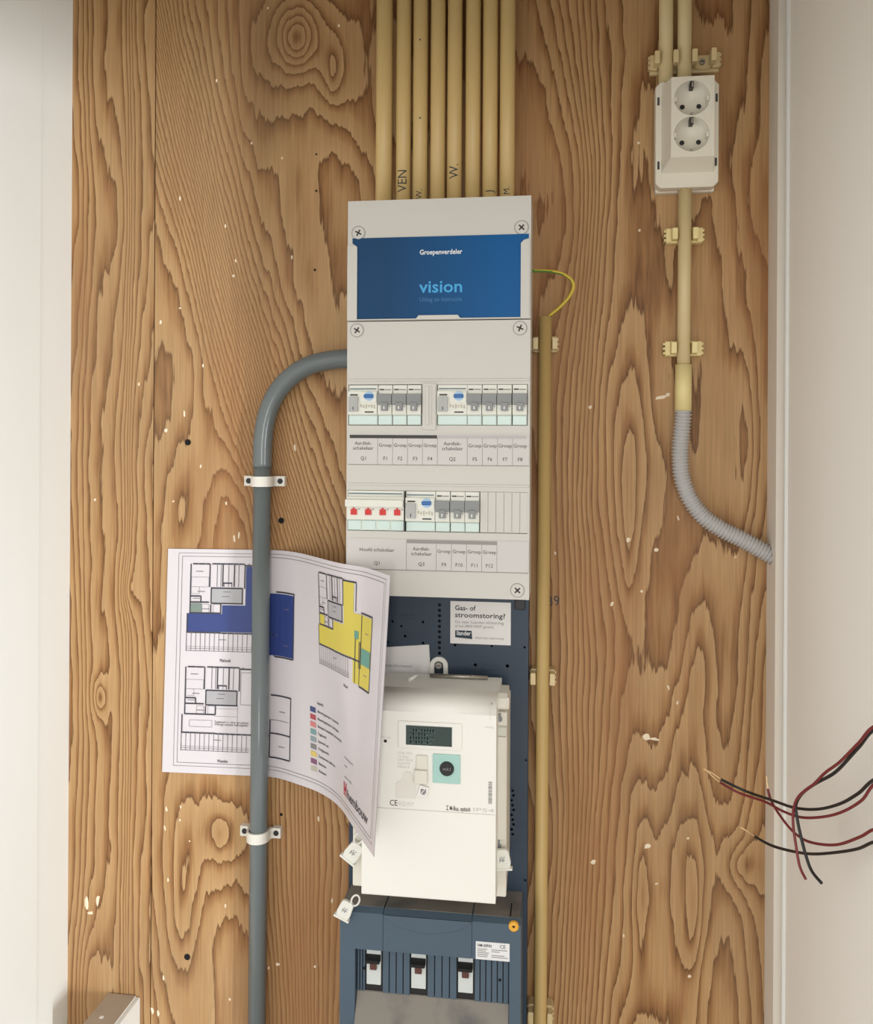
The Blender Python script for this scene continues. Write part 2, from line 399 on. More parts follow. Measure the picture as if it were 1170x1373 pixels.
# bare screw holes, plaster flecks and handwriting on the plywood
for px, py, r in [(252, 593, 4.2), (377, 698, 4.0), (251, 1283, 4.2), (377, 1092, 2.0), (422, 362, 1.6), (424, 207, 1.2), (424, 256, 1.4)]:
    x, z = W(px, py, 0)
    hb = MB().ring(x, z, r * 0.00098 * 0.8, r * 0.00098 * 1.05, 0.0, 0.0006, 14)
    hb.disc(x, z, r * 0.00098 * 0.9, -0.001, 0.0003, 14)
    hb.build('screw_hole', M_dark, p2)
M_fleck = mat('plaster_fleck', (238, 222, 196), 0.8, 0.05, 200)
def fleck(px, py, w, h, ang, kind=0):
    x, z = W(px, py, 0); w *= 0.00098; h *= 0.00098
    rnd = random.Random(int(px * 7 + py)); n = 9; pts = []
    for i in range(n):
        a = 2 * math.pi * i / n; rr = rnd.uniform(0.65, 1.1)
        u, v = w / 2 * rr * math.cos(a), h / 2 * rr * math.sin(a)
        pts.append((x + u * math.cos(ang) - v * math.sin(ang), z + u * math.sin(ang) + v * math.cos(ang)))
    f = MB(); f.add([(a, 0.0, b) for a, b in pts] + [(x, 0.0012, z)], [(i, (i + 1) % n, n) for i in range(n)])
    f.build('plaster_fleck', M_fleck, p2 if px > 205 else p1)
for a in [(886, 533, 18, 5, 0.25), (895, 529, 7, 6, 0.4), (867, 988, 10, 11, 0.9), (877, 991, 14, 5, -0.1), (868, 1135, 10, 7, 0.4), (795, 1156, 8, 6, 0.5), (880, 737, 7, 6, 0.2), (842, 724, 6, 7, 0), (820, 810, 4, 9, -0.5),
          (791, 546, 5, 6, 0), (924, 1309, 5, 5, 0), (922, 1124, 4, 4, 0), (880, 1185, 6, 3, 0.2), (856, 192, 4, 4, 0), (857, 309, 4, 4, 0), (909, 695, 3, 7, 0.2), (896, 922, 3, 7, 0.3), (908, 942, 3, 6, -0.3), (744, 742, 3, 6, 0.3),
          (986, 747, 4, 3, 0), (836, 1255, 3, 6, 0), (860, 793, 4, 4, 0), (222, 577, 6, 7, 0), (269, 625, 3, 6, 0), (232, 672, 5, 3, 0.7), (314, 722, 3, 12, 0.1), (320, 718, 3, 12, -0.1), (247, 555, 3, 12, 0), (303, 675, 3, 6, 0),
          (395, 600, 3, 12, 0.15), (186, 515, 3, 6, 0), (127, 670, 4, 4, 0), (223, 1085, 4, 9, 0.2), (221, 1110, 3, 9, 0.2), (242, 1082, 3, 6, 0), (225, 1180, 3, 7, 0), (204, 1355, 5, 12, 0.3), (212, 1359, 4, 10, 0.2), (219, 1311, 3, 9, 0.1),
          (302, 1215, 3, 6, 0), (372, 1293, 6, 5, 0.4), (422, 1296, 4, 4, 0), (360, 1298, 4, 4, 0), (308, 1340, 3, 5, 0), (427, 1098, 3, 8, 0.1), (445, 1208, 3, 8, 0), (241, 266, 3, 8, 0), (302, 303, 3, 6, 0), (316, 350, 3, 6, 0.2), (337, 192, 3, 4, 0),
          (454, 34, 4, 5, 0), (359, 11, 3, 4, 0), (290, 108, 3, 6, 0), (378, 212, 3, 4, 0), (391, 345, 3, 8, 0.1), (215, 432, 4, 7, 0), (241, 413, 4, 3, 0), (272, 490, 3, 6, 0), (313, 370, 4, 4, 0),
          (116, 1210, 6, 24, 0.05), (131, 1207, 6, 18, -0.1), (121, 1224, 10, 5, 0.2), (300, 1017, 3, 5, 0), (241, 1100, 3, 4, 0), (254, 1128, 3, 3, 0)]:
    fleck(*a)
hw = MB(); x, z = W(737, 813, 0.0004); text(hw, '39', x - 0.003, z, 0.0004, 0.013, 'L', rot=0.1, width=0.016); hw.build('handwriting', M_black, p2)['label'] = 'handwritten number 39'

# ------------------------------------------------------------------ eight conduits from above
CT = 0.738
xs8 = [515, 541, 563.5, 587, 609.5, 634, 657, 680]
ords = ['leftmost', 'second from left', 'third from left', 'fourth from left', 'fourth from right', 'third from right', 'second from right', 'rightmost']
hand = {1: ('VEN', 0.012), 2: ('W.', 0.008), 4: ('W.', 0.012), 6: ('J', 0.01), 7: ('M.', 0.008)}
def finer(vs, fs, levels=3):
    # split the glyph faces so they can be bent around a pipe
    vs = list(vs); tr = []
    for f in fs: tr += [(f[0], f[k], f[k + 1]) for k in range(1, len(f) - 1)]
    for _ in range(levels):
        mid = {}; out = []
        def md(a, b):
            k = (min(a, b), max(a, b))
            if k not in mid: mid[k] = len(vs); vs.append(((vs[a][0] + vs[b][0]) / 2, (vs[a][1] + vs[b][1]) / 2))
            return mid[k]
        for a, b, c in tr:
            x, y, z = md(a, b), md(b, c), md(c, a); out += [(a, x, z), (x, b, y), (z, y, c), (x, y, z)]
        tr = out
    return vs, tr
for i, px in enumerate(xs8):
    rr = 0.0108 if i == 0 else 0.0097
    x = wx(px, 130, 0.03); zb = 0.20
    t = MB().tube([(x, 0.03, CT), (x, 0.03, zb)], rr, 20).build('conduit', M_cream, org=(x, 0.0, CT))
    tag(t, f'{ords[i]} of eight cream conduits dropping into the distribution box top', 'conduit', 'cream conduits above the distribution box')
    if i in hand:
        s, sz = hand[i]; vs, fs, w = glyphs(s)
        vs, fs = finer(vs, fs)
        z0 = {1: 0.335, 2: 0.325, 4: 0.350, 6: 0.331, 7: 0.327}[i]
        out = []
        for a, b in vs:              # the marker runs up the pipe, wrapped on its front
            ang = (b - 0.5) * sz / rr
            out.append((x - (rr + 0.0003) * math.sin(ang), 0.03 + (rr + 0.0003) * math.cos(ang), z0 + (a * sz * 0.9) - 0.012))
        hm = MB(); hm.add(out, fs); hm.build('handwriting', M_ink, t, fixn=False)['label'] = 'faint pencilled letters'
    if i == 2:
        for py in (53, 158):
            sx_, sz_ = W(563, py, 0.04)
            MB().disc(sx_, sz_, 0.0011, 0.0388, 0.0402, 8).build('speck', M_ink, t)

# ------------------------------------------------------------------ distribution box
UD = 0.115
ux0, uz1 = (wx(467, 270, UD) + wx(463, 797, UD)) / 2, wz(590, 266, UD)
ux1, uz0 = (wx(714, 262, UD) + wx(707, 804, UD)) / 2, wz(590, 801, UD)
def U(px, py, d=UD): return W(px, py, d)
unit = thing('distribution_box', 'light grey distribution box with blue vision card and two breaker rows', 'distribution box', ((ux0 + ux1) / 2, 0.0, uz0))
zs = wz(590, 429.5, UD)
ub = MB(); ub.box(ux0 + 0.004, ux1 - 0.004, 0.0, 0.045, uz0 + 0.003, uz1 - 0.003)
ub.build('back_box', mat('grey_back_box', (176, 172, 165), 0.5, 0.02), unit, bevel=0.002)
def shell(zlo, zhi, holes, depth=0.004):
    s = MB(); s.holed(box_loop(ux0, ux1, zlo, zhi), holes, UD - depth, UD)
    for a, b in ((ux0, ux0 + 0.003), (ux1 - 0.003, ux1)): s.box(a, b, 0.040, UD - depth, zlo, zhi)
    s.box(ux0 + 0.003, ux1 - 0.003, 0.040, UD - depth, zhi - 0.003, zhi); s.box(ux0 + 0.003, ux1 - 0.003, 0.040, UD - depth, zlo, zlo + 0.003)
    return s
def loop_px(x0, y0, x1, y1, d=UD):
    a, b, c, e = rect(x0, y0, x1, y1, d); return box_loop(a, b, c, e)
upper = shell(zs + 0.0006, uz1, []).build('upper_cover', M_unit, unit)
lh = [loop_px(466.8, 515.4, 565.6, 570.6), loop_px(585.6, 515.4, 707.4, 570.6), loop_px(465, 658.4, 707, 713.6)]
# keep the openings inside the cover
def clampx(lp): return [(min(max(x, ux0 + 0.0015), ux1 - 0.0015), z) for x, z in lp]
lh = [clampx(l) for l in lh]
lower = shell(uz0, zs - 0.0006, lh).build('lower_cover', M_unit, unit)
# blue card behind its pocket
cx0, cz1 = U(470.5, 320); cx1, _ = U(711, 316); _, cz0 = U(590, 430)
a0, a1 = wx(479, 380, UD), wx(698, 380, UD)
zt = cz1; zt2 = zt - 0.006; zb_ = zs + 0.001
card = MB().prism([(a0 - 0.001, zb_), (a1 + 0.001, zb_), (a1 + 0.001, zt2 - 0.004), (a1 + 0.005, zt2), (ux1 - 0.0025, zt2 + 0.001), (ux1 - 0.0025, zt), (ux0 + 0.006, zt), (ux0 + 0.006, zt2), (a0 - 0.001, zt2 - 0.004)], UD, UD + 0.0008)
card = card.build('blue_card', M_blue_card, unit); card['label'] = 'blue card reading vision in the pocket'
ct = MB(); xm = wx(591, 340, UD)
text(ct, 'Groepenverdeler', xm, wz(591, 341, UD), UD + 0.001, 0.0058, bold=True, width=0.0515); ct.build('lettering', mat('white_print', (240, 240, 240), 0.5, 0.0), card)
ct = MB(); text(ct, 'vision', xm, wz(591, 392, UD), UD + 0.001, 0.0143, bold=True, width=0.0515); ct.build('lettering', mat('sky_blue_print', (62, 162, 222), 0.5, 0.0), card)
ct = MB(); text(ct, 'Uitleg en instructie', xm, wz(591, 404, UD), UD + 0.001, 0.0050, width=0.0515); ct.build('lettering', mat('dull_blue_print', (62, 118, 170), 0.5, 0.0), card)
pk = MB(); w1 = UD + 0.0026
pk.prism([(ux0 + 0.0002, zb_), (a0, zb_), (a0, zt2 - 0.005), (a0 - 0.002, zt2 - 0.003), (ux0 + 0.0002, zt2 - 0.003)], UD, w1)
pk.prism([(a1, zb_), (ux1 - 0.0015, zb_), (ux1 - 0.0015, zt2 - 0.001), (a1 + 0.004, zt2 - 0.001), (a1, zt2 - 0.005)], UD, w1)
n0, n1 = wx(558, 428, UD), wx(617, 428, UD)
pk.prism([(a0, zb_), (a1, zb_), (a1, zb_ + 0.0012), (n1, zb_ + 0.0012), (n1 - 0.003, zb_ + 0.005), (n0 + 0.003, zb_ + 0.005), (n0, zb_ + 0.0012), (a0, zb_ + 0.0012)], UD, w1)
pk.build('card_pocket', M_unit, unit)
# cover screws
sc0 = None
for px, py, ang in [(480.5, 312.5, 0.5), (699, 305, 0.75), (478.5, 443, 0.6), (697, 440, 0.4), (693.5, 791.5, 0.8), (475.5, 786, 0.3)]:
    x, z = U(px, py)
    if sc0 is None:
        sc0 = MB().disc(x, z, 0.0078, UD - 0.001, UD + 0.0011, 26, r1=0.0074).build('screw', M_unit, unit, org=(x, UD, z))
        MB().ring(x, z, 0.0079, 0.0086, UD - 0.0005, UD + 0.0002, 26).build('screw_rim', M_inkgrey, sc0)
        cb = MB()
        cb.box(x - 0.0042, x + 0.0042, UD + 0.001, UD + 0.0013, z - 0.0009, z + 0.0009); cb.box(x - 0.0009, x + 0.0009, UD + 0.001, UD + 0.0013, z - 0.0042, z + 0.0042)
        cb.build('cross_slot', M_ink, sc0); sc0.rotation_euler.y = ang; so = (x, z)
    else:
        c = copy_tree(sc0, unit, (x - so[0], 0, z - so[1])); c.rotation_euler.y = ang
# modules
MODW = wx(626, 540, UD) - wx(606, 540, UD)
def row_z(py, row): return wz(586, py + (143 if row else 0), UD)
def breaker(x0, x1, row, proto):
    """one pole breaker: body, toggle, print, terminal cover"""
    o = (x0, UD, row_z(570, row)); Zr = lambda py: row_z(py, row)
    g = 0.0004
    b = MB().box(x0 + g, x1 - g, UD - 0.05, UD - 0.001, Zr(570), Zr(516)); b.box(x0 + g, x1 - g, UD - 0.001, UD + 0.004, Zr(556), Zr(528))
    b = b.build('circuit_breaker', M_unit2, unit, org=o, bevel=0.0004)
    w = x1 - x0
    t = MB(); t.box(x0 + g, x1 - g, UD + 0.004, UD + 0.0062, Zr(543), Zr(528)); t.box(x0 + w * 0.3, x1 - w * 0.26, UD + 0.004, UD + 0.009, Zr(551), Zr(540))
    t.build('toggle', M_mgrey, b, bevel=0.0004)
    MB().box(x0 + w * 0.47, x0 + w * 0.55, UD + 0.009, UD + 0.0093, Zr(549), Zr(545)).build('position_mark', M_unit2, b)
    MB().box(x0 + w * 0.66, x1 - w * 0.1, UD + 0.004, UD + 0.0043, Zr(545.6), Zr(544.6)).build('print_mark', M_inkgrey, b)
    MB().box(x0 + w * 0.1, x0 + w * 0.42, UD - 0.001, UD - 0.0007, Zr(523), Zr(521.2)).build('print_mark', M_ink, b)
    MB().box(x0 + w * 0.46, x1 - w * 0.1, UD - 0.001, UD - 0.0007, Zr(523), Zr(521.5)).build('print_mark', M_inkgrey, b)
    MB().box(x0 + g * 1.6, x1 - g * 1.6, UD - 0.002, UD + 0.0005, Zr(569.6), Zr(557)).build('terminal_cover', M_cyan, b, bevel=0.001)
    return b
def rcd(x0, x1, row):
    o = (x0, UD, row_z(570, row)); Zr = lambda py: row_z(py, row); g = 0.0004; w = x1 - x0
    b = MB().box(x0 + g, x1 - g, UD - 0.05, UD - 0.001, Zr(570), Zr(516)); b.box(x0 + g, x1 - g, UD - 0.001, UD + 0.004, Zr(556), Zr(524.5))
    b = b.build('residual_current_device', M_unit2, unit, org=o, bevel=0.0004)
    MB().box(x0 + w * 0.05, x0 + w * 0.36, UD + 0.004, UD + 0.0072, Zr(552), Zr(532)).build('toggle', M_lgrey, b, bevel=0.0004)
    MB().box(x0 + w * 0.19, x0 + w * 0.215, UD + 0.0072, UD + 0.0075, Zr(550), Zr(545.5)).build('position_mark', M_black, b)
    MB().box(x0 + w * 0.08, x0 + w * 0.34, UD + 0.004, UD + 0.0043, Zr(530.5), Zr(528.5)).build('print_mark', M_ink, b)
    MB().box(x0 + w * 0.42, x1 - w * 0.03, UD + 0.004, UD + 0.0055, Zr(540), Zr(526)).build('test_panel', M_unit2, b, bevel=0.0003)
    bx, bz = x0 + w * 0.73, Zr(531.3)
    MB().disc(bx, bz, 0.0058, UD + 0.0055, UD + 0.006, 20).build('button_ring', mat('pale_blue_ring', (164, 196, 224), 0.4, 0.02), b)
    MB().box(bx - 0.0062, bx + 0.0055, UD + 0.0056, UD + 0.0085, bz - 0.0024, bz + 0.0022).build('test_button', M_btn, b, bevel=0.0012)
    pm = MB()
    for k in range(6): pm.box(x0 + w * (0.42 + 0.09 * k), x0 + w * (0.48 + 0.09 * k), UD + 0.004, UD + 0.0043, Zr(546 + (k % 3)), Zr(542 + (k % 2)))
    pm.build('print_mark', mat('faint_print', (190, 186, 172), 0.6, 0.02), b)
    MB().box(x0 + w * 0.58, x0 + w * 0.88, UD + 0.004, UD + 0.0043, Zr(553.6), Zr(551.8)).build('print_mark', M_ink, b)
    MB().box(x0 + w * 0.04, x1 - w * 0.06, UD - 0.001, UD - 0.0007, Zr(521.8), Zr(520.3)).build('print_mark', mat('blue_grey_print', (96, 122, 132), 0.6, 0.02), b)
    MB().box(x0 + g * 1.6, x1 - g * 1.6, UD - 0.002, UD + 0.0005, Zr(569.6), Zr(557)).build('terminal_cover', M_cyan, b, bevel=0.001)
    return b
def ux(px, row=0): return wx(px, 543 + (143 if row else 0), UD)
xa = max(ux(467), lh[0][0][0]); q = [xa, ux(506.5), ux(526), ux(545.5), ux(565)]
r0 = rcd(q[0], q[1], 0)
bk0 = breaker(q[1], q[2], 0, None)
q2 = [ux(586), ux(626), ux(646), ux(666), ux(686.5), ux(707)]
def cbreak(x0, row):
    copy_tree(bk0, unit, (x0 - q[1], 0, row_z(570, row) - row_z(570, 0)))
for x in (q[2], q[3]): cbreak(x, 0)
copy_tree(r0, unit, (q2[0] - q[0], 0, 0))
for x in q2[1:5]: cbreak(x, 0)
q3 = [ux(543.5, 1), ux(583.5, 1), ux(603.5, 1), ux(623, 1), ux(643, 1)]
copy_tree(r0, unit, (q3[0] - q[0], 0, row_z(570, 1) - row_z(570, 0)))
for x in q3[1:4]: cbreak(x, 1)
# dark ends beside the modules
for (a, b, r_) in ((q[4] - 0.0002, q[4] + 0.0008, 0), (q3[4] - 0.0006, q3[4] + 0.0004, 1)):
    MB().box(a, b, UD - 0.05, UD + 0.0003, row_z(569.5, r_), row_z(516.5, r_)).build('module_end', M_ink, unit)
# main switch, four poles
Zr = lambda py: row_z(py, 1)
m0, m1 = max(ux(465, 1), lh[2][0][0]), ux(543, 1)
ms = MB().box(m0, m1 - 0.0004, UD - 0.05, UD - 0.001, Zr(570), Zr(516)); ms.box(m0, m1 - 0.0004, UD - 0.001, UD + 0.004, Zr(555), Zr(524))
ms = ms.build('main_switch', M_unit2, unit, org=(m0, UD, Zr(570)), bevel=0.0004); ms['label'] = 'four pole main switch with red marks'
MB().box(m0 - 0.001, m1 - 0.0012, UD + 0.004, UD + 0.010, Zr(537.5), Zr(527.5)).build('handle', M_unit2, ms, bevel=0.0008)
MB().box(m0 + 0.001, m1 - 0.004, UD - 0.001, UD - 0.0007, Zr(520.8), Zr(519.2)).build('print_mark', mat('blue_grey_print', (96, 122, 132)), ms)
MB().box(m1 - 0.001, m1 + 0.0002, UD - 0.04, UD + 0.0042, Zr(569.5), Zr(516.5)).build('switch_end', M_ink, ms)
mw = (m1 - m0) / 4
for k in range(4):
    a = m0 + mw * k; c = a + mw * 0.5
    rb = MB(); rb.box(c - 0.0038, c - 0.0008, UD + 0.004, UD + 0.0055, Zr(548.5), Zr(541)); rb.box(c + 0.0006, c + 0.0038, UD + 0.004, UD + 0.0055, Zr(548.5), Zr(541)); rb.box(c - 0.0014, c + 0.001, UD + 0.004, UD + 0.0052, Zr(548.5), Zr(539))
    rb.build('red_mark', M_red, ms)
    MB().box(a + mw * 0.78, a + mw * 0.9, UD + 0.004, UD + 0.0043, Zr(541.5), Zr(540)).build('print_mark', M_inkgrey, ms)
    MB().box(a + 0.0006, a + mw - 0.0006, UD - 0.002, UD + 0.0005, Zr(569.6), Zr(556)).build('terminal_cover', M_cyan, ms, bevel=0.001)
# blanking pieces
b0, b1 = wx(566.5, 545, UD), wx(584.5, 545, UD)
bl = MB().box(b0, b1, UD - 0.02, UD + 0.003, row_z(576, 0), row_z(514, 0)); bl.box(b0 + 0.004, b0 + 0.008, UD + 0.003, UD + 0.004, row_z(570, 0), row_z(518, 0)); bl.box(b0 + 0.010, b0 + 0.0115, UD + 0.003, UD + 0.0038, row_z(570, 0), row_z(518, 0))
bl.build('blanking_strip', M_unit, unit, bevel=0.0006)
x0, x1 = q3[4] + 0.0004, ux1 - 0.0018; k_ = 6
MB().box(x0, x1, UD - 0.02, UD - 0.0012, row_z(570, 1), row_z(515, 1)).build('blanking_cover', M_unit, unit)
for k in range(k_):
    w = (x1 - x0) / k_
    MB().box(x0 + w * k + 0.0003, x0 + w * (k + 1) - 0.0003, UD - 0.0012, UD + 0.0006, row_z(569, 1), row_z(516, 1)).build('blanking_rib', M_unit, unit)
# ridge line above each row
for r_, a, b in ((0, 508, 511), (1, 649, 652)):
    MB().box(ux0 + 0.002, ux1 - 0.001, UD, UD + 0.0012, wz(586, b, UD), wz(586, a, UD)).build('ridge', M_unit, unit, bevel=0.0005)
# label strips with writing
def strip(yt, yb, cells, bars):
    a = ux0 + 0.002; b = ux1 - 0.001; zt_, zb2 = wz(586, yt, UD), wz(586, yb, UD)
    s = MB().box(a, b, UD, UD + 0.0012, zb2, zt_).build('label_strip', M_strip, unit)
    D = UD + 0.0014
    for x0, x1, y0, y1, mm in bars:
        MB().box(wx(x0, yt, UD), wx(x1, yt, UD), UD + 0.0012, D, wz(586, y1, UD), wz(586, y0, UD)).build('colour_bar', mm, s)
    tx = MB(); ln = MB()
    for x0, x1, words, code in cells:
        xm = (wx(x0, yt, UD) + wx(x1, yt, UD)) / 2
        if len(words) == 2:
            text(tx, words[0], xm, wz(586, yt + 15, UD), D, 0.0042); text(tx, words[1], xm, wz(586, yt + 21.5, UD), D, 0.0042)
        else: text(tx, words[0], xm, wz(586, yt + 17.5, UD), D, 0.0042)
        text(tx, code, xm, wz(586, yt + 35.5, UD), D, 0.0042)
        if x1 < 705: ln.box(wx(x1, yt, UD) - 0.0002, wx(x1, yt, UD) + 0.0002, UD + 0.0012, D, zb2, wz(586, yt + 5, UD))
    ln.box(a, b, UD + 0.0012, D, zb2, zb2 + 0.0006)
    tx.build('lettering', M_ink, s); ln.build('cell_lines', mat('cell_line_grey', (120, 118, 114), 0.6, 0.0), s)
A2 = ('Aardlek-', 'schakelaar')
cells = [(468, 506.5, A2, 'Q1')] + [(506.5 + 20 * k, 526.5 + 20 * k, ('Groep',), f'F{k + 1}') for k in range(4)] + [(586.5, 626.5, A2, 'Q2')] + [(626.5 + 20.2 * k, 646.7 + 20.2 * k, ('Groep',), f'F{k + 5}') for k in range(4)]
strip(582, 624, cells, [(469, 586, 583.5, 588, M_ink), (587, 706, 583.5, 588, mat('pale_bar', (186, 184, 182), 0.6, 0.0))])
cells = [(466, 545, ('Hoofd schakelaar',), 'Q1'), (545, 585, A2, 'Q3')] + [(585 + 20.3 * k, 605.3 + 20.3 * k, ('Groep',), f'F{k + 9}') for k in range(4)]
strip(723.5, 765.5, cells, [(545, 666.5, 724, 729, M_inkgrey)])

# ------------------------------------------------------------------ dark blue mounting board under the box
BD = 0.030
bx0, bx1 = wx(467.5, 1150, BD), wx(707.5, 1000, BD); bz1 = uz0 - 0.0008; bz0 = -0.82
holes_px = [(589, 811 + 7.2 * k, 2.3) for k in range(10)] + [(567, 834, 1.8), (538, 839.5, 1.6), (543, 853, 2), (520, 861, 1.8), (567, 862, 1.8), (526, 833, 1.8), (521, 815, 1.6), (637, 891.5, 2.2), (680, 893, 2.4), (610, 865, 1.8), (659, 866, 1.8), (705, 1019, 2), (704, 1180, 2.2), (703, 868, 1.6)] + [(687 + 1.5 * math.sin(k * 2.1), 1060 + 6.5 * k, 1.9) for k in range(10)]
hl = [circle(*W(px, py, BD), r * 0.00095, 10) for px, py, r in holes_px]
mbx = MB(); mbx.holed(box_loop(bx0, bx1, bz0, bz1), hl, BD - 0.003, BD)
for a, b in ((bx0, bx0 + 0.003), (bx1 - 0.003, bx1)): mbx.box(a, b, 0.0, BD - 0.003, bz0, bz1)
mbx.box(bx0, bx1, 0.0, BD - 0.003, bz0, bz0 + 0.003); mbx.box(bx0 + 0.003, bx1 - 0.003, 0.0, 0.001, bz0, bz1)
board = tag(mbx.build('meter_board', M_board, org=((bx0 + bx1) / 2, 0, bz0)), 'dark blue perforated mounting board behind the white meter', 'mounting board')
for px, py in ((546, 825), (657, 893)):
    a, b, c, e = rect(px - 10, py - 1, px + 10, py + 5, BD)
    MB().box(a, b, BD, BD + 0.0006, c, e).build('knock_out', M_board, board, bevel=0.0003)
a, b, c, e = rect(690, 804, 704, 817, BD)
MB().box(a, b, BD, BD + 0.004, c, e).build('catch', M_black, board, bevel=0.0008)
a, b, c, e = rect(603.5, 807, 684.5, 864, BD + 0.001)
stk = MB().box(a, b, BD, BD + 0.0008, c, e).build('sticker', M_paper, board); stk['label'] = 'white fault notice sticker with black heading'
D = BD + 0.001
s1 = MB(); tz = lambda py: wz(644, py, D)
text(s1, 'Gas- of', wx(609.5, 818, D), tz(819), D, 0.0062, 'L', True); text(s1, 'stroomstoring?', wx(609.5, 828, D), tz(828.5), D, 0.0062, 'L', True, width=0.065); s1.build('lettering', M_black, stk)
s1 = MB(); text(s1, 'Ga naar Liander.nl/storing', wx(609.5, 836, D), tz(836.5), D, 0.0036, 'L', width=0.063); text(s1, 'of bel 0800-9009 (gratis)', wx(609.5, 843, D), tz(842), D, 0.0034, 'L', width=0.05); text(s1, 'altijd een oplossing', wx(636.5, 855, D), tz(856.5), D, 0.0026, 'L', width=0.037)
s1.build('lettering', M_inkgrey, stk)
a, b, c, e = rect(610, 845.5, 633, 856.5, D)
MB().prism([(a, c + 0.0015), (b, c), (b - 0.001, e), (a, e)], BD + 0.0008, D).build('logo_plate', mat('dark_teal_print', (26, 48, 62), 0.5), stk)
s1 = MB(); text(s1, 'liander', (a + b) / 2, tz(852.5), D + 0.0002, 0.0056, bold=True, width=0.0185); s1.build('lettering', mat('white_print', (240, 240, 240)), stk)
# loose white card tucked behind the meter
cdn = MB(); pts = [W(508, 869, BD + 0.004), W(574.5, 865, BD + 0.004), W(577, 910, BD + 0.004), W(508, 914, BD + 0.004)]
cdn.prism(pts, BD + 0.0002, BD + 0.0012)
cdn = tag(cdn.build('paper_card', M_paper, org=(pts[3][0], BD, pts[3][1])), 'small white paper card tucked behind the top of the meter', 'card')
s1 = MB(); text(s1, 'stroomtransformator', wx(553, 893, BD), wz(553, 895, BD), BD + 0.0014, 0.0042, 'R', width=0.055); s1.build('lettering', M_inkgrey, cdn)

# ------------------------------------------------------------------ electricity meter
MD = 0.150
mx0, mx1 = wx(484.5, 1190, MD), wx(664.5, 1100, MD); mz0 = wz(575, 1206, MD); mz1 = wz(668, 908, 0.048)
meter = thing('electricity_meter', 'white electricity meter with small dark display and teal port', 'meter', ((mx0 + mx1) / 2, BD, mz0))
GX0, GX1 = wx(472.5, 1160, 0.11), wx(679.5, 1000, 0.11); gz0 = wz(672, 1203, 0.11); gz1 = wz(682, 925, BD)
gb = MB().box(GX0, GX1, BD, 0.085, gz0 + 0.012, gz1); gb.frustum((GX0, GX1, gz0 + 0.012, gz1), 0.085, (GX0, GX1, gz0, gz1 - 0.004), 0.11)
gb.build('base', M_meter2, meter, bevel=0.0015)
# front cover: rounded top edge that sweeps into the shelf above
prof = [(0.05, mz1), (0.110, mz1)] + [(0.126 + 0.024 * math.sin(R(a)), mz1 - 0.015 * (1 - math.cos(R(a)))) for a in range(0, 91, 9)] + [(MD, mz1 - 0.017), (MD, mz0 + 0.0012), (MD - 0.0012, mz0), (0.055, mz0)]
fcv = MB(); fcv.extrude_x(prof, mx0, mx1, 0, True); fcv.sm = [False if len(f) > 4 or k in (0, 13, 14, 15, 16) else True for k, f in enumerate(fcv.f)]; fcv.build('front_cover', M_meter, meter)
zl = wz(590, 1088, MD)
MB().box(mx0 + 0.001, mx1 - 0.001, MD - 0.001, MD + 0.0002, zl - 0.0004, zl + 0.0004).build('joint_line', mat('pale_grey_print', (200, 198, 192), 0.6, 0.0), meter)
FD = MD
def mrect(x0, y0, x1, y1, dd=FD): return rect(x0, y0, x1, y1, dd)
# display
a, b, c, e = mrect(534, 968, 619, 1004); dsp = MB().box(a, b, FD, FD + 0.002, c, e).build('display_frame', M_meter, meter, bevel=0.0008)
a, b, c, e = mrect(544.5, 973, 606, 999); MB().box(a, b, FD + 0.002, FD + 0.0024, c, e).build('screen', M_lcd, dsp)
sg = MB(); rnd = random.Random(3)
for k in range(4):
    z = e - 0.0035 - k * 0.0046; xx = a + 0.005
    while xx < a + 0.034 - 0.004 * (k % 2):
        sg.box(xx, xx + 0.0013, FD + 0.0024, FD + 0.0026, z - 0.003, z); sg.box(xx, xx + 0.0024, FD + 0.0024, FD + 0.0026, z - rnd.choice((0.0004, 0.0018, 0.003)) - 0.0005, z - 0.0001); xx += 0.0033
sg.build('screen_digits', mat('faint_lcd_segments', (66, 90, 86), 0.4, 0.0), dsp)
# optical port
a, b, c, e = mrect(580, 1011, 617, 1050); pl = MB().box(a, b, FD, FD + 0.0018, c, e).build('port_plate', M_teal, meter, bevel=0.0015)
x, z = (a + b) / 2 + 0.0005, (c + e) / 2 + 0.0005
MB().disc(x, z, 0.0085, FD + 0.0018, FD + 0.004, 24, r1=0.0078).build('optical_port', M_black, pl)
pn = MB(); text(pn, 'mk1', x, z - 0.0015, FD + 0.0042, 0.004); pn.build('lettering', M_mgrey, pl)
# sealing latch, clear tag and label
la = MB(); a, b, c, e = mrect(558, 1012, 573.5, 1031); la.box(a, b, FD, FD + 0.003, c, e)
a, b, c, e = mrect(555, 1031, 573.5, 1050); la.frustum((a, b, c, e), FD, (a + 0.001, b, c + 0.001, e), FD + 0.006)
la.build('sealing_latch', M_meter2, meter, bevel=0.001)
a, b, c, e = mrect(531, 1034, 557, 1070); xc_ = (a + b) / 2 + 0.002; tg = MB().prism([(a, c), (b, c), (b, e - 0.012), (xc_ + 0.006, e - 0.008)] + [(xc_ + 0.006 * math.cos(R(q)), e - 0.006 + 0.006 * math.sin(R(q))) for q in range(0, 181, 20)] + [(xc_ - 0.006, e - 0.010), (a, e - 0.014)], FD, FD + 0.0009)
tg.build('clear_tag', mat('clear_tag_plastic', (226, 223, 214), 0.3, 0.02), meter)
a, b, c, e = mrect(558, 1053, 575, 1070, FD + 0.004); lb = MB(); lb.prism([(a, c + 0.002), (b - 0.003, c), (b, e - 0.003), (a + 0.004, e)], FD, FD + 0.004); lb = lb.build('seal_tag', M_paper, meter, bevel=0.0005)
sq = MB()
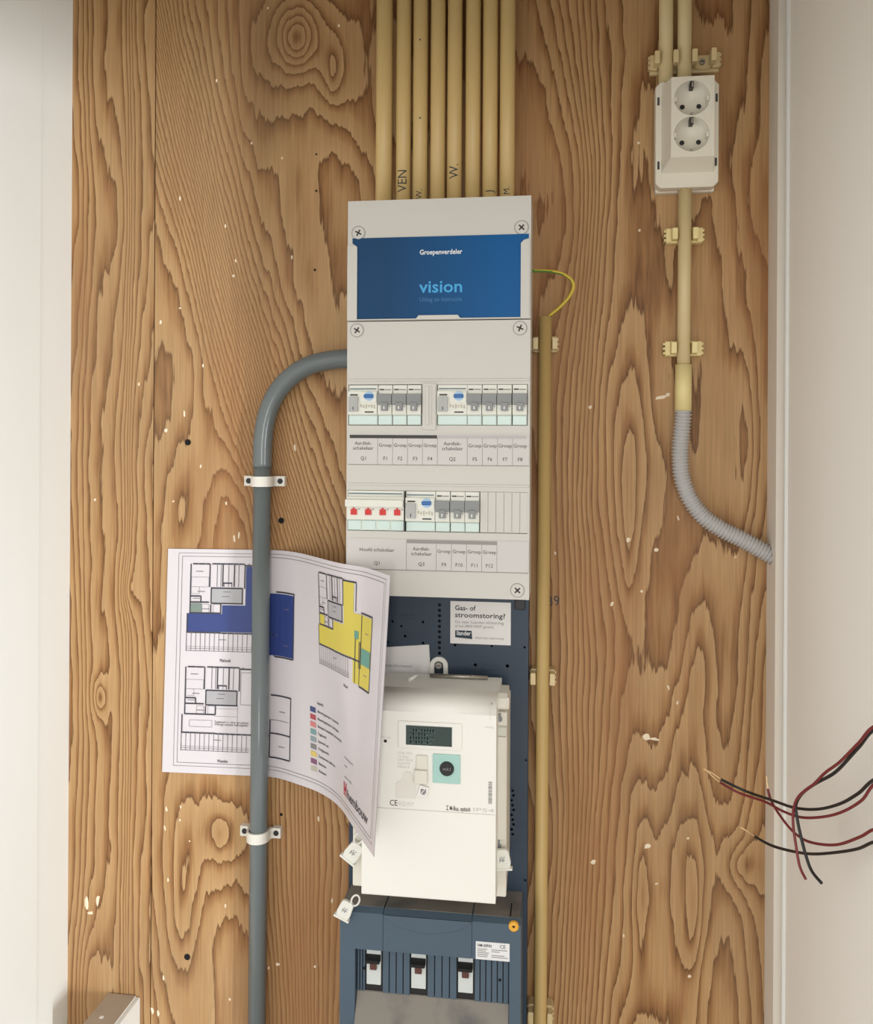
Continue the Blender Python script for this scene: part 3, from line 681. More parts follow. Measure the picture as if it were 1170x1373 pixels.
for i in range(5):
    for j in range(4):
        if (i * 3 + j * 5) % 4: sq.box(a + 0.005 + i * 0.0013, a + 0.006 + i * 0.0013, FD + 0.004, FD + 0.0043, c + 0.004 + j * 0.0017, c + 0.0052 + j * 0.0017)
sq.build('print_mark', M_ink, lb)
# printing on the front
mk = MB(); text(mk, 'CE', wx(522, 1079, FD), wz(528, 1080, FD), FD + 0.0003, 0.0065, 'L', width=0.0095)
text(mk, 'Σ M-Bus, optisch', wx(598, 1085, FD), wz(614, 1087, FD), FD + 0.0003, 0.005, 'L', True, width=0.028); mk.build('lettering', M_ink, meter)
mk = MB()
for k in range(5): text(mk, ('0100 1032', '16 Amp', '230V 50Hz', 'Imp/kWh', 'Klasse B')[k], wx(533, 1010 + 4.6 * k, FD), wz(540, 1011 + 4.6 * k, FD), FD + 0.0003, 0.0028, 'L')
text(mk, '0122 M17', wx(534, 1079, FD), wz(540, 1080, FD), FD + 0.0003, 0.0045, 'L', width=0.018)
text(mk, 'IP54', wx(633, 1087, FD), wz(640, 1088, FD), FD + 0.0003, 0.004, 'L', width=0.025); text(mk, 'kWh test', wx(508.5, 989, FD), wz(516, 989.5, FD), FD + 0.0003, 0.0024, 'L'); text(mk, 'sluiting', wx(650, 976, FD), wz(655, 976, FD), FD + 0.0003, 0.0024, 'L')
mk.box(wx(657, 955, FD), wx(657.5, 955, FD), FD, FD + 0.0003, wz(657, 965, FD), wz(657, 946, FD))
mk.build('lettering', mat('pale_grey_print', (200, 198, 192), 0.6, 0.0), meter)
x, z = W(516.5, 993.5, FD); MB().disc(x, z, 0.0019, FD - 0.001, FD + 0.0003, 14).build('pulse_window', M_black, meter)
x, z = W(659, 943.5, FD); MB().disc(x, z, 0.0010, FD - 0.001, FD + 0.0003, 10).build('pulse_window', M_inkgrey, meter)
bc = MB(); a, b, c, e = mrect(654.5, 1048, 659.5, 1078); z = c; rnd = random.Random(8)
while z < e:
    h_ = rnd.choice((0.0004, 0.0008, 0.0012)); bc.box(a, b, FD, FD + 0.0003, z, min(e, z + h_)); z += h_ + rnd.choice((0.0004, 0.0008))
bc.build('barcode', M_inkgrey, meter)
# hanging lug, pin, side fittings
lug = MB(); x, z = W(588, 893, BD + 0.004)
lp = [(x + 0.0118 * math.cos(R(a)), z + 0.0118 * math.sin(R(a))) for a in range(0, 181, 15)] + [(x - 0.0118, z - 0.016), (x - 0.006, z - 0.016), (x - 0.006, z - 0.004)] + [(x + 0.006 * math.cos(R(a)), z + 0.006 * math.sin(R(a))) for a in range(150, 29, -20)] + [(x + 0.006, z - 0.004), (x + 0.006, z - 0.016), (x + 0.0118, z - 0.016)]
lug.prism(lp, BD, BD + 0.005); lug.build('hanging_lug', M_meter, meter, bevel=0.0008)
ls = MB().disc(x, z + 0.001, 0.0048, BD, BD + 0.007, 18, r1=0.0042).build('lug_screw', M_steel, meter); MB().box(x - 0.003, x + 0.003, BD + 0.007, BD + 0.0072, z + 0.0005, z + 0.0015).build('screw_slot', M_ink, ls)
pz = mz1 + 0.003; pa, pb = W(577, 903, 0.06)[0], W(654, 911, 0.06)[0]
pin = MB().tube([(pa, 0.064, pz), (pb, 0.064, pz)], 0.0026, 10); pin.tube([(pb - 0.021, 0.064, pz), (pb - 0.019, 0.064, pz)], 0.0032, 10); pin.build('metal_pin', M_steel, meter)
cl = MB(); a, b = W(550, 912, 0.075)[0], W(560, 903, 0.075)[0]; cl.tube([(a, 0.085, mz1 + 0.002), (b, 0.070, mz1 + 0.005)], 0.0025, 8); cl.build('clear_stub', M_seal, meter)
sd = 0.11
a, b, c, e = rect(666, 932, 680, 953, sd + 0.014); kn = MB(); kn.extrude_x([(sd - 0.03, c), (sd + 0.010, c), (sd + 0.016, c + 0.003), (sd + 0.017, (c + e) / 2), (sd + 0.014, e - 0.004), (sd + 0.006, e), (sd - 0.03, e)], a, b); kn.box(b - 0.001, b + 0.002, sd - 0.02, sd + 0.014, c + 0.002, e - 0.003); kn.build('hinge_knuckle', M_meter2, meter, bevel=0.001)
a, b, c, e = rect(666, 973, 679, 986, sd + 0.002); MB().frustum((a, b, c - 0.002, e), sd, (a, b, c, e - 0.002), sd + 0.004).build('side_clip', mat('pale_grey_clip', (212, 212, 202), 0.4, 0.02), meter, bevel=0.0006)
a, b, c, e = rect(665.5, 988, 677.5, 1126, sd + 0.001); MB().box(a, b, sd, sd + 0.0015, c, e).build('side_rail', M_meter2, meter, bevel=0.0006)
for py in (961, 1131):
    x, z = W(670 if py < 1000 else 668.5, py, sd + 0.001); s_ = MB().disc(x, z - 0.003, 0.0030, sd, sd + 0.0018, 16); s_.box(x - 0.0012, x + 0.0012, sd, sd + 0.0018, z, z + 0.0040)
    s_.build('keyhole', M_mgrey, meter)
# utility seals
def seal(label, px, py, d, ang, s=1.0, loop=(0.0, 0.0)):
    x, z = W(px, py, d)
    t = thing('utility_seal', label, 'seal', (x, d, z), 'white plastic utility seals on the meter and fuse box')
    def rot(u, v): return (x + (u * math.cos(ang) - v * math.sin(ang)) * s, z + (u * math.sin(ang) + v * math.cos(ang)) * s)
    body = MB(); body.prism([rot(*q) for q in [(-0.0065, -0.009), (0.0065, -0.009), (0.0075, -0.004), (0.0065, 0.007), (0.004, 0.009), (-0.004, 0.009), (-0.0065, 0.007), (-0.0075, -0.004)]], d - 0.003, d + 0.003)
    b = body.build('seal_body', M_seal, t, bevel=0.0012)
    rim = MB(); rim.prism([rot(*q) for q in [(-0.0085, -0.0105), (0.0085, -0.0105), (0.0085, -0.0085), (-0.0085, -0.0085)]], d - 0.004, d + 0.004); rim.build('seal_rim', M_seal, t, bevel=0.0006)
    pm = MB()
    for i in range(4):
        for j in range(4):
            if (i + j) % 2 == 0 or j == 1:
                p = rot(-0.0022 + i * 0.0013, -0.0018 + j * 0.0013); pm.box(p[0] - 0.0005 * s, p[0] + 0.0005 * s, d + 0.003, d + 0.0033, p[1] - 0.0005 * s, p[1] + 0.0005 * s)
    pm.build('print_mark', M_mgrey, t)
    lx, lz = loop; lp = []
    for k in range(21):
        a = R(360 * k / 20); q = rot(lx + 0.0040 * math.cos(a), lz + 0.0058 * math.sin(a)); lp.append((q[0], d, q[1]))
    MB().tube(lp, 0.0010 * s, 8, caps=False).build('seal_loop', M_seal, t)
    return t
seal('white plastic seal hanging at the lower corner of the meter under the paper', 474, 1142, 0.117, -0.62, 1.3, (-0.0035, 0.0135))
seal('white plastic seal hanging at the side of the meter above the amber plug', 673.5, 1151, 0.1185, 0.1, 1.25, (-0.0125, -0.002))
seal('white plastic seal on the top edge of the slate fuse box', 463, 1219, 0.107, -0.42, 1.2, (0.0055, 0.0130))

# ------------------------------------------------------------------ slate fuse box
FB = 0.100
fx0, fx1 = wx(455.5, 1290, FB), wx(698, 1300, FB); fz1 = (wz(472, 1220, FB) + wz(690, 1234, FB)) / 2; fz0 = -0.83
fuse = thing('fuse_box', 'slate blue main fuse box with three white switches below the meter', 'fuse box', ((fx0 + fx1) / 2, 0, fz0))
rx0, rx1 = wx(478, 1310, FB - 0.01), wx(683, 1320, FB - 0.01); rz1 = wz(580, 1281, FB); rz0 = rz1 - 0.056
g1, g2 = wx(513.5, 1240, FB), wx(632.5, 1240, FB)
def topblock(a, b, nm):
    t = MB(); t.extrude_x([(BD, fz1 + 0.004), (FB - 0.01, fz1 + 0.002), (FB, fz1 - 0.003), (FB, rz1), (BD, rz1)], a, b); return t
hs = MB()
for a, b in ((fx0, g1 - 0.0006), (g1 + 0.0006, g2 - 0.0006), (g2 + 0.0006, fx1)):
    hs.v, hs.f, hs.mi, hs.sm = hs.v, hs.f, hs.mi, hs.sm
    hs.extrude_x([(BD, fz1 + 0.0), (FB - 0.008, fz1 + 0.0), (FB, fz1 - 0.004), (FB, rz1), (BD, rz1)], a, b)
hs.extrude_x([(BD, fz1 - 0.001), (FB - 0.009, fz1 - 0.001), (FB - 0.001, fz1 - 0.005), (FB - 0.001, rz1), (BD, rz1)], g1 - 0.001, g2 + 0.001)
hs.extrude_x([(BD, fz0), (FB, fz0), (FB, rz1), (BD, rz1)], fx0, rx0); hs.extrude_x([(BD, fz0), (FB, fz0), (FB, rz1), (BD, rz1)], rx1, fx1)
hs.build('housing', M_fuse, fuse)
MB().box(fx0 + 0.001, g1 - 0.0008, BD, FB - 0.0085, fz1, fz1 + 0.0005).build('dusty_top', M_dust, fuse)
MB().box(g1 + 0.0008, g2 - 0.0008, BD, FB - 0.0085, fz1, fz1 + 0.0005).build('dusty_top', M_dust, fuse)
MB().box(g2 + 0.0008, fx1 - 0.001, BD, FB - 0.0085, fz1, fz1 + 0.0005).build('dusty_top', M_dust, fuse)
# shallow curved apron on the middle section
ap = [(g1 + 0.001, fz1 - 0.004)]
for k in range(17):
    t = k / 16; ap.append((g1 + 0.001 + (g2 - g1 - 0.002) * t, fz1 - 0.006 - 0.016 * math.sin(math.pi * t) ** 0.7))
ap.append((g2 - 0.001, fz1 - 0.004))
MB().prism(ap[::-1], FB, FB + 0.0022).build('curved_apron', M_fuse, fuse, bevel=0.0008)
# switch panel at the back of the recess, built of ribs
RD = FB - 0.008
MB().box(rx0, rx1, BD, RD - 0.003, rz0 - 0.03, rz1).build('switch_panel', M_black, fuse)
sw_px = [(501, 1302), (561, 1309), (624, 1314)]
sx = [wx(px, py, RD) for px, py in sw_px]; swh = 0.0098
edges = [rx0] + sum([[x - swh, x + swh] for x in sx], []) + [rx1]
for k in range(0, 8, 2):
    a, b = edges[k] + 0.0008, edges[k + 1] - 0.0008
    n = 3 if k == 0 else 5 if k < 6 else 6
    if k in (2, 4): n = 4
    w = (b - a) / n
    for j in range(n): MB().box(a + w * j + 0.0006, a + w * (j + 1) - 0.0006, BD, RD, rz0, rz1 - 0.0005).build('rib', M_fuse, fuse, bevel=0.0004)
sw0 = None
for i, x in enumerate(sx):
    z1 = rz1 - 0.0015; z0 = rz1 - 0.0465
    if sw0 is None:
        sw0 = MB().box(x - swh + 0.0008, x + swh - 0.0008, BD, RD + 0.001, z0, z1).build('fuse_switch', mat('pale_grey_switch', (206, 212, 210), 0.4, 0.02), fuse, org=(x, BD, z0), bevel=0.0006)
        MB().extrude_x([(RD + 0.001, z1 - 0.015), (RD + 0.010, z1 - 0.0145), (RD + 0.012, z1 - 0.010), (RD + 0.001, z1 - 0.007)], x - swh + 0.0009, x + swh - 0.0009).build('switch_lever', M_black, sw0, bevel=0.0006)
        MB().box(x - 0.0042, x + 0.0042, RD + 0.001, RD + 0.005, z1 - 0.025, z1 - 0.014).build('brown_toggle', mat('brown_toggle', (92, 52, 46), 0.45, 0.08), sw0, bevel=0.0008)
    else: copy_tree(sw0, fuse, (x - sx[0], 0, 0))
for px, py in ((488, 1298), (670, 1314)):
    x, z = W(px, py, RD); MB().box(x - 0.0016, x + 0.0016, RD - 0.002, RD + 0.0004, z - 0.0016, z + 0.0016).build('square_hole', M_dark, fuse)
# dusty sloping lower lid
MB().extrude_x([(BD, rz0), (RD - 0.001, rz0), (FB + 0.03, fz0 + 0.06), (FB + 0.03, fz0 + 0.02), (BD, fz0 + 0.02)], rx0 + 0.0005, rx1 - 0.0005).build('lower_lid', M_dust, fuse, bevel=0.001)
a, b, c, e = rect(637.5, 1264, 683, 1288, FB + 0.001)
st2 = MB().box(a, b, FB, FB + 0.0008, c, e).build('type_label', mat('label_white', (230, 230, 232), 0.5, 0.01), fuse, bevel=0.0003)
tt = MB(); D = FB + 0.001
text(tt, 'HM 60PAI', a + 0.002, e - 0.006, D, 0.0034, 'L', True, width=0.017); text(tt, 'CE', b - 0.012, e - 0.0062, D, 0.0042, 'L', width=0.007); tt.build('lettering', M_ink, st2)
tt = MB()
for k in range(5):
    tt.box(a + 0.002, a + 0.002 + (0.012, 0.010, 0.014, 0.013, 0.012)[k], FB + 0.0008, D, e - 0.0092 - k * 0.0022, e - 0.0083 - k * 0.0022)
    if k in (0, 1, 3, 4): tt.box(a + 0.019, b - (0.003, 0.012, 0, 0.006, 0.002)[k], FB + 0.0008, D, e - 0.0092 - k * 0.0022, e - 0.0083 - k * 0.0022)
tt.build('small_print', M_inkgrey, st2)
x, z = W(688.5, 1242, FB); plg = MB().lathe(x, z, [(0.0062, FB - 0.002), (0.0062, FB + 0.001), (0.0048, FB + 0.0025), (0.002, FB + 0.0025), (0.0016, FB + 0.0005), (0.0, FB + 0.0005)], 20).build('amber_plug', M_orange, fuse)
MB().disc(x, z, 0.0015, FB, FB + 0.0008, 10).build('plug_hole', M_dark, plg)
a, b, c, e = rect(684, 1219, 685.5, 1231, 0.075); MB().box(a, a + 0.0016, 0.06, FB - 0.009, fz1 + 0.0003, fz1 + 0.0008).build('slot', M_dark, fuse)

# ------------------------------------------------------------------ grey service pipe with its bend
GD = 0.0185
pp = [(px, py) for px, py in ((480, 481), (463, 481), (437, 484), (412, 491), (389, 506), (370, 528), (358, 556), (352.5, 588), (351.5, 626))]
path = spline([(ux0 + 0.005, GD, wz(474, 481, GD))] + [(wx(px, py, GD), GD, wz(px, py, GD)) for px, py in pp[1:]], 6)
xb, zb = wx(351.5, 626, GD), wz(351.5, 626, GD)
pipe = thing('grey_pipe', 'thick grey plastic pipe bending into the side of the distribution box', 'pipe', (xb, GD, -0.9))
MB().tube(path, 0.0128, 24).build('bend', M_grey, pipe)
MB().tube([(xb, GD, zb + 0.01), (wx(343.5, 1368, GD), GD, -0.9)], 0.0119, 24).build('straight_pipe', M_grey, pipe)
def clamp(label, px, py):
    x, z = W(px, py, 0.010)
    t = thing('pipe_clamp', label, 'clamp', (x, 0, z), 'white saddle clamps on the grey pipe')
    hh = 0.0068; r0, r1 = 0.0122, 0.0152; sp = []
    arc = [(r1 * math.cos(R(a)), GD + r1 * math.sin(R(a))) for a in range(0, 181, 15)]
    inn = [(r0 * math.cos(R(a)), GD + r0 * math.sin(R(a))) for a in range(180, -1, -15)]
    prof = [(0.0285, 0.006), (0.0285, 0.0095), (0.0185, 0.0095), (0.0158, 0.012)] + arc + [(-0.0158, 0.012), (-0.0185, 0.0095), (-0.0285, 0.0095), (-0.0285, 0.006), (-r0, 0.006)] + inn + [(r0, 0.006)]
    s = MB(); n = len(prof)
    s.add([(x + a, d, z - hh) for a, d in prof] + [(x + a, d, z + hh) for a, d in prof], [(i, (i + 1) % n, n + (i + 1) % n, n + i) for i in range(n)])
    bm = bmesh.new()
    vv = [bm.verts.new((a, d, 0)) for a, d in prof]; ee = [bm.edges.new((vv[i], vv[(i + 1) % n])) for i in range(n)]
    bmesh.ops.triangle_fill(bm, edges=ee, use_beauty=True); bm.verts.index_update(); ff = [[v.index for v in f.verts] for f in bm.faces]; bm.free()
    s.add([(x + a, d, z - hh) for a, d in prof], ff); s.add([(x + a, d, z + hh) for a, d in prof], ff)
    s.build('saddle', M_clamp, t, bevel=0.0005)
    for sg_ in (-1, 1):
        MB().box(x + sg_ * 0.0225 - 0.006, x + sg_ * 0.0225 + 0.006, 0.0, 0.006, z - hh, z + hh).build('foot', M_clamp, t)
        MB().disc(x + sg_ * 0.0222, z, 0.0040, 0.009, 0.0106, 16, r1=0.0033).build('screw_head', M_black, t)
clamp('white saddle clamp on the grey pipe above the floor plan', 354, 645)
clamp('white saddle clamp on the grey pipe below the floor plan', 348.5, 1116)

# ------------------------------------------------------------------ earth conduit beside the box, clips and earth wire
ED = 0.026
ex, ez = wx(731, 425, ED), wz(731, 425, ED); ex2 = wx(724, 1370, ED)
ec = MB(); ec.lathe(0, 0, [(0.0082, 0), (0.0082, 1), (0.0066, 1), (0.0066, 0.98)], 22)
ec.v = [(ex + (ex2 - ex) * (1 - d) * 1.1 + a, ED + b, ez - (1 - d) * 1.0) for a, d, b in ec.v]
tag(ec.build('conduit', mat('tan_pvc', (198, 168, 108), 0.4, 0.03, 15), org=(ex2, 0, ez - 1.0)), 'single tan conduit running down beside the distribution box and meter board', 'conduit')
def clip(label, x, z, d_c, r, wing, hgt, group, material, teeth=True):
    """snap clip: base block screwed to the wall, two jaws around the conduit, ribbed ends"""
    t = thing('conduit_clip', label, 'clip', (x, 0, z), group)
    b = MB().box(x - wing, x + wing, 0.0, d_c - r - 0.0006, z - hgt / 2, z + hgt / 2); b.build('clip_base', material, t, bevel=0.0008)
    for s in (-1, 1):
        j = MB(); a0, a1 = sorted((x + s * (r + 0.0006), x + s * (r + 0.0075))); j.box(a0, a1, 0.002, d_c + r * 0.55, z - hgt * 0.38, z + hgt * 0.38); j.build('jaw', material, t, bevel=0.0009)
        e = MB(); a0, a1 = sorted((x + s * (r + 0.0075), x + s * wing)); e.box(a0, a1, 0.001, d_c * 0.72, z - hgt * 0.46, z + hgt * 0.46)
        if teeth:
            for k in (-1, 0, 1):
                q0, q1 = sorted((x + s * wing, x + s * (wing + 0.0022))); e.box(q0, q1, 0.002, d_c * 0.66, z + k * hgt * 0.3 - hgt * 0.09, z + k * hgt * 0.3 + hgt * 0.09)
        e.build('ribbed_end', material, t, bevel=0.0004)
    return t
for py, lab in ((462, 'small cream clip at the top end of the tan conduit'), (907, 'small cream clip holding the tan conduit beside the meter board'), (1357, 'small cream clip holding the tan conduit beside the slate fuse box')):
    z = wz(731, py, 0.015); k = (ez - z) / 1.0; x = ex + (ex2 - ex) * k * 1.1
    clip(lab, x, z, ED, 0.0082, 0.0148, 0.020, 'clips on the tan conduit', M_cream2)
wp = [(704, 363, 0.06), (716, 363, 0.055), (740, 364, 0.045), (756, 368, 0.04), (767, 377, 0.036), (768, 387, 0.034), (762, 399, 0.032), (750, 412, 0.029), (738, 422, 0.027), (731.5, 431, ED), (730, 445, ED)]
ew = MB(); pth = spline([(wx(a, b, d), d, wz(a, b, d)) for a, b, d in wp], 6)
M_yg1 = mat('yellow_insulation', (206, 182, 62), 0.4, 0.04, 60); M_yg2 = mat('green_insulation', (74, 122, 52), 0.4, 0.05, 60)
ew.tube(pth, 0.0021, 12, mf=lambda i, j: 1 if (j + int(i * 0.17)) % 12 in (5, 6, 7, 8, 9) else 0)
tag(ew.build('earth_wire', [M_yg1, M_yg2], org=(ex, ED, ez)), 'yellow and green earth wire looping from the distribution box into the tan conduit', 'wire')

# ------------------------------------------------------------------ double socket and its conduits
SD0, SD1 = 0.030, 0.056
sa = rect(878.5, 108, 963.5, 251, SD0)
sock = thing('double_socket', 'cream white double wall socket mounted on the plywood', 'socket', ((sa[0] + sa[1]) / 2, 0, sa[2]))
x0, x1, z0, z1 = sa
M_sock = mat('cream_white_socket', (226, 220, 204), 0.4, 0.015, 15)
bs = MB(); bs.box(x0 + 0.002, x1 - 0.002, 0.0, 0.012, z0 - 0.001, z1 - 0.002); bs.build('socket_base', M_sock, sock, bevel=0.002)
cvv = MB(); ch = 0.005
def oct_(a, b, c, e, k): return [(a + k, c), (b - k, c), (b, c + k), (b, e - k), (b - k, e), (a + k, e), (a, e - k), (a, c + k)]
fa = rect(899.5, 102, 957.5, 210, SD1)
o0, o1 = oct_(x0, x1, z0, z1, 0.006), oct_(x0, x1, z0, z1, 0.006)
cvv.prism(o0, 0.012, SD0)
cvv.build('socket_body', M_sock, sock, bevel=0.0015)
fc_ = [W(927.5, 131, SD1), W(927, 179.5, SD1)]; fr_ = 0.0212
bl_ = (fa[0] - 0.009, fa[1] + 0.004, fa[2] - 0.012, fa[3] + 0.001)
rb = MB(); ou = box_loop(*fa)
rb.holed(ou, [circle(a, b, fr_, 36) for a, b in fc_], None, SD1)
lo_ = box_loop(bl_[0], bl_[1], bl_[2], min(bl_[3], z1 - 0.001))
rb.add([(a, SD0 - 0.001, b) for a, b in lo_] + [(a, SD1, b) for a, b in ou], [(i, (i + 1) % 4, 4 + (i + 1) % 4, 4 + i) for i in range(4)])
rb.build('socket_cover', M_sock, sock, bevel=0.0012)
for k, (a, b) in enumerate(fc_):
    cup = MB().lathe(a, b, [(fr_, SD1), (fr_ - 0.0005, SD1 - 0.012), (0.0, SD1 - 0.0125)], 36)
    cup = cup.build('socket_well', M_sock, sock, fixn=False)
    for s in (-1, 1):
        MB().disc(a + s * 0.0099, b - 0.0065, 0.0030, SD1 - 0.0135, SD1 - 0.0118, 16).build('pin_hole', M_black, cup)
        MB().box(a + s * (fr_ - 0.002) - 0.0016, a + s * (fr_ - 0.002) + 0.0016, SD1 - 0.011, SD1 - 0.002, b - 0.003, b + 0.003).build('guide_rib', M_sock, cup, bevel=0.0004)
    ek = MB(); ek.box(a - 0.0022, a + 0.0022, SD1 - 0.012, SD1 - 0.001, b + fr_ - 0.0085, b + fr_ - 0.0005); ek.build('earth_slot', M_black, cup)
    ek = MB(); ek.box(a - 0.0006, a + 0.0018, SD1 - 0.011, SD1 - 0.0004, b + fr_ - 0.0075, b + fr_ - 0.0012); ek.build('earth_clip', M_steel, cup, bevel=0.0006)
    ek = MB(); ek.box(a - 0.0012, a + 0.0012, SD1 - 0.011, SD1 - 0.0002, b - fr_ + 0.0004, b - fr_ + 0.0035); ek.build('earth_clip', M_steel, cup, bevel=0.0004)
for px, py in ((882.5, 136), (882.5, 222), (960.5, 131), (959.5, 217)):
    a, b = W(px, py, SD0); MB().box(a - 0.0014, a + 0.0012, SD0 - 0.001, SD0 + 0.0004, b - 0.005, b + 0.005).build('snap_slot', M_ink, sock)
sd_ = 0.018
M_sc = M_cream2
xa_ = wx(892.5, 60, sd_); xb_ = wx(917.5, 50, sd_)
ztop = z1 - 0.006
tag(MB().tube([(xa_, sd_, CT), (xa_, sd_, ztop)], 0.0088, 20).build('conduit', M_sc, org=(xa_, 0, ztop)), 'cream conduit above the double socket, left one of the pair', 'conduit', 'cream conduits above the double socket')
tag(MB().tube([(xb_, sd_, CT), (xb_, sd_, ztop)], 0.0088, 20).build('conduit', M_sc, org=(xb_, 0, ztop)), 'cream conduit above the double socket, right one of the pair', 'conduit', 'cream conduits above the double socket')
xd, zd0 = wx(918, 300, sd_), z0 + 0.004; zd1 = wz(916, 500, sd_)
tag(MB().tube([(xd, sd_, zd0), (wx(916, 490, sd_), sd_, zd1)], 0.0082, 20).build('conduit', M_sc, org=(xd, 0, zd1)), 'cream conduit leaving the underside of the double socket', 'conduit')
# four way clip rail
rl = thing('clip_rail', 'cream clip rail holding the pair of conduits above the double socket', 'clip rail', (xa_, 0, wz(917, 80, 0.01)))
zc_ = wz(917, 84, 0.008); pit = xb_ - xa_
MB().box(xa_ - 0.019, xb_ + pit + 0.021, 0.0, 0.007, zc_ - 0.013, zc_ + 0.009).build('rail_base', M_sc, rl, bevel=0.001)
for k in range(4):
    a = xa_ + (k - 0.5) * pit; jw = 0.0032
    MB().box(a - jw, a + jw, 0.004, 0.030, zc_ - 0.008, zc_ + 0.008).build('jaw', M_cream2, rl, bevel=0.0009)
for a, s in ((xa_ - 0.019, -1), (xb_ + pit + 0.021, 1)):
    e = MB(); q = sorted((a, a - s * 0.009)); e.box(q[0], q[1], 0.003, 0.014, zc_ - 0.010, zc_ + 0.009)
    for k in (-1, 0, 1): q = sorted((a, a + s * 0.002)); e.box(q[0], q[1], 0.003, 0.013, zc_ + k * 0.006 - 0.002, zc_ + k * 0.006 + 0.002)
    e.build('ribbed_end', M_sc, rl, bevel=0.0005)
xs_ = xb_ + pit
sdl = MB(); pr = [(xs_ + 0.0105 * math.cos(R(a)), 0.020 + 0.0115 * math.sin(R(a))) for a in range(180, 361, 20)]
sdl.add([(a, d, zc_ - 0.010) for a, d in pr] + [(a, d, zc_ + 0.006) for a, d in pr] , [(i, i + 1, len(pr) + i + 1, len(pr) + i) for i in range(len(pr) - 1)], 0, True); sdl.build('empty_saddle', M_sc, rl)
rs = MB().disc(xs_, zc_ - 0.001, 0.0042, 0.008, 0.0115, 18, r1=0.0036).build('rail_screw', M_steel, rl); MB().box(xs_ - 0.0026, xs_ + 0.0026, 0.0115, 0.0118, zc_ - 0.0016, zc_ - 0.0004).build('screw_slot', M_ink, rs)
# clips on the lower conduit
for py, lab in ((314, 'cream clip on the conduit just below the double socket'), (466, 'cream clip on the conduit just above the yellow sleeve')):
    zz = wz(917, py + 1, 0.016); t_ = (zz - zd0) / (zd1 - zd0); x = xd + (wx(916, 490, sd_) - xd) * t_
    clip(lab, x, zz, sd_ + 0.004, 0.0086, 0.0225, 0.019, 'cream clips below the double socket', M_yellow)
# sleeve and corrugated tube
xs1, zs1 = wx(916, 489, sd_), wz(916, 489, sd_); zs2 = wz(916, 552, sd_)
sl = MB().lathe(0, 0, [(0.0086, 0), (0.0103, 0), (0.0103, 1), (0.0086, 1)], 24, 0); sl.v = [(xs1 + a, sd_ + b, zs2 + (zs1 - zs2) * d) for a, d, b in sl.v]
tag(sl.build('coupling_sleeve', M_yellow, org=(xs1, 0, zs2)), 'pale yellow sleeve joining the conduit to the corrugated tube', 'sleeve')
cp = [(915.5, 551), (915.3, 560), (913, 585), (911.5, 612), (914, 640), (924, 668), (942, 692), (966, 709), (992, 722), (1014, 734), (1030, 743)]
cpts = [(wx(a, b, sd_), sd_, wz(a, b, sd_)) for a, b in cp] + [(XR0 + 0.007, sd_, wz(1036, 748, sd_))]
raw = spline(cpts, 40); ln = [0]
for i in range(1, len(raw)): ln.append(ln[-1] + (raw[i] - raw[i - 1]).length)
step = 0.00105; out = []; s = 0; i = 0
while s < ln[-1]:
    while ln[i + 1] < s: i += 1
    f = (s - ln[i]) / (ln[i + 1] - ln[i]); out.append(raw[i].lerp(raw[i + 1], f)); s += step
prf = (0.0109, 0.0109, 0.0086, 0.0086)
tag(MB().tube(out, 0.0105, 18, rf=lambda i: prf[i % 4]).build('corrugated_tube', mat('grey_corrugated_plastic', (182, 180, 178), 0.42, 0.03), org=tuple(out[-1])), 'grey corrugated tube curving from the yellow sleeve into the corner lath', 'tube')

# ------------------------------------------------------------------ loose wires from the side panel
M_bw = mat('black_insulation', (26, 24, 24), 0.4, 0.1, 80); M_rw = mat('red_insulation', (116, 34, 38), 0.4, 0.08, 80); M_cu = mat('bare_copper', (232, 200, 150), 0.3, 0.1, 80, 0, 0.4)
def dep(px, base=0.20): return base + max(0.0, (px - 1000) / 180.0) * 0.205
def wire(label, pts, m, tip=None, r=0.0013):
    P = [(wx(a, b, dep(a) + o), dep(a) + o, wz(a, b, dep(a) + o)) for a, b, o in pts]
    e = P[0]; P = [(XP + 0.01, e[1] + 0.03, e[2] + (e[2] - P[1][2]) * 0.5)] + P      # the wire comes out of the side panel just beyond the frame
    pth = spline(P, 8)
    t = MB().tube(pth, r, 8).build('loose_wire', m, org=P[0]); tag(t, label, 'wire', 'loose wires by the side panel')
    if tip:
        Q = [P[-1]] + [(wx(a, b, dep(a) + o), dep(a) + o, wz(a, b, dep(a) + o)) for a, b, o in tip]
        MB().tube(spline(Q, 4), 0.0007, 6).build('bare_tip', M_cu, t)['label'] = 'bare copper tip'
wire('black wire that hangs down past the others, from the top pair', [(1178, 975, 0), (1150, 1003, 0), (1120, 1035, 0), (1094, 1050, 0), (1076, 1063, 0), (1067, 1078, 0), (1068, 1095, 0), (1073, 1120, 0), (1080, 1147, 0), (1088, 1168, 0), (1101, 1184, 0)], M_bw, r=0.0015)
wire('red wire that hangs down past the others, from the top pair', [(1178, 971, 0.005), (1150, 997, 0.005), (1125, 1022, 0.005), (1106, 1036, 0.005), (1090, 1052, 0.004), (1072, 1066, 0.004), (1064, 1082, 0.004), (1063, 1105, 0.004), (1067, 1135, 0.004), (1072, 1162, 0.004), (1080, 1179, 0.004)], M_rw)
wire('black wire of the middle pair reaching furthest over the plywood', [(1178, 1043, -0.008), (1150, 1064, -0.008), (1125, 1078, -0.008), (1095, 1085, -0.008), (1065, 1083, -0.008), (1035, 1073, -0.008), (1000, 1061, -0.008), (966, 1045, -0.008)], M_bw, [(955, 1037, -0.008), (943, 1031, -0.008)], r=0.0014)
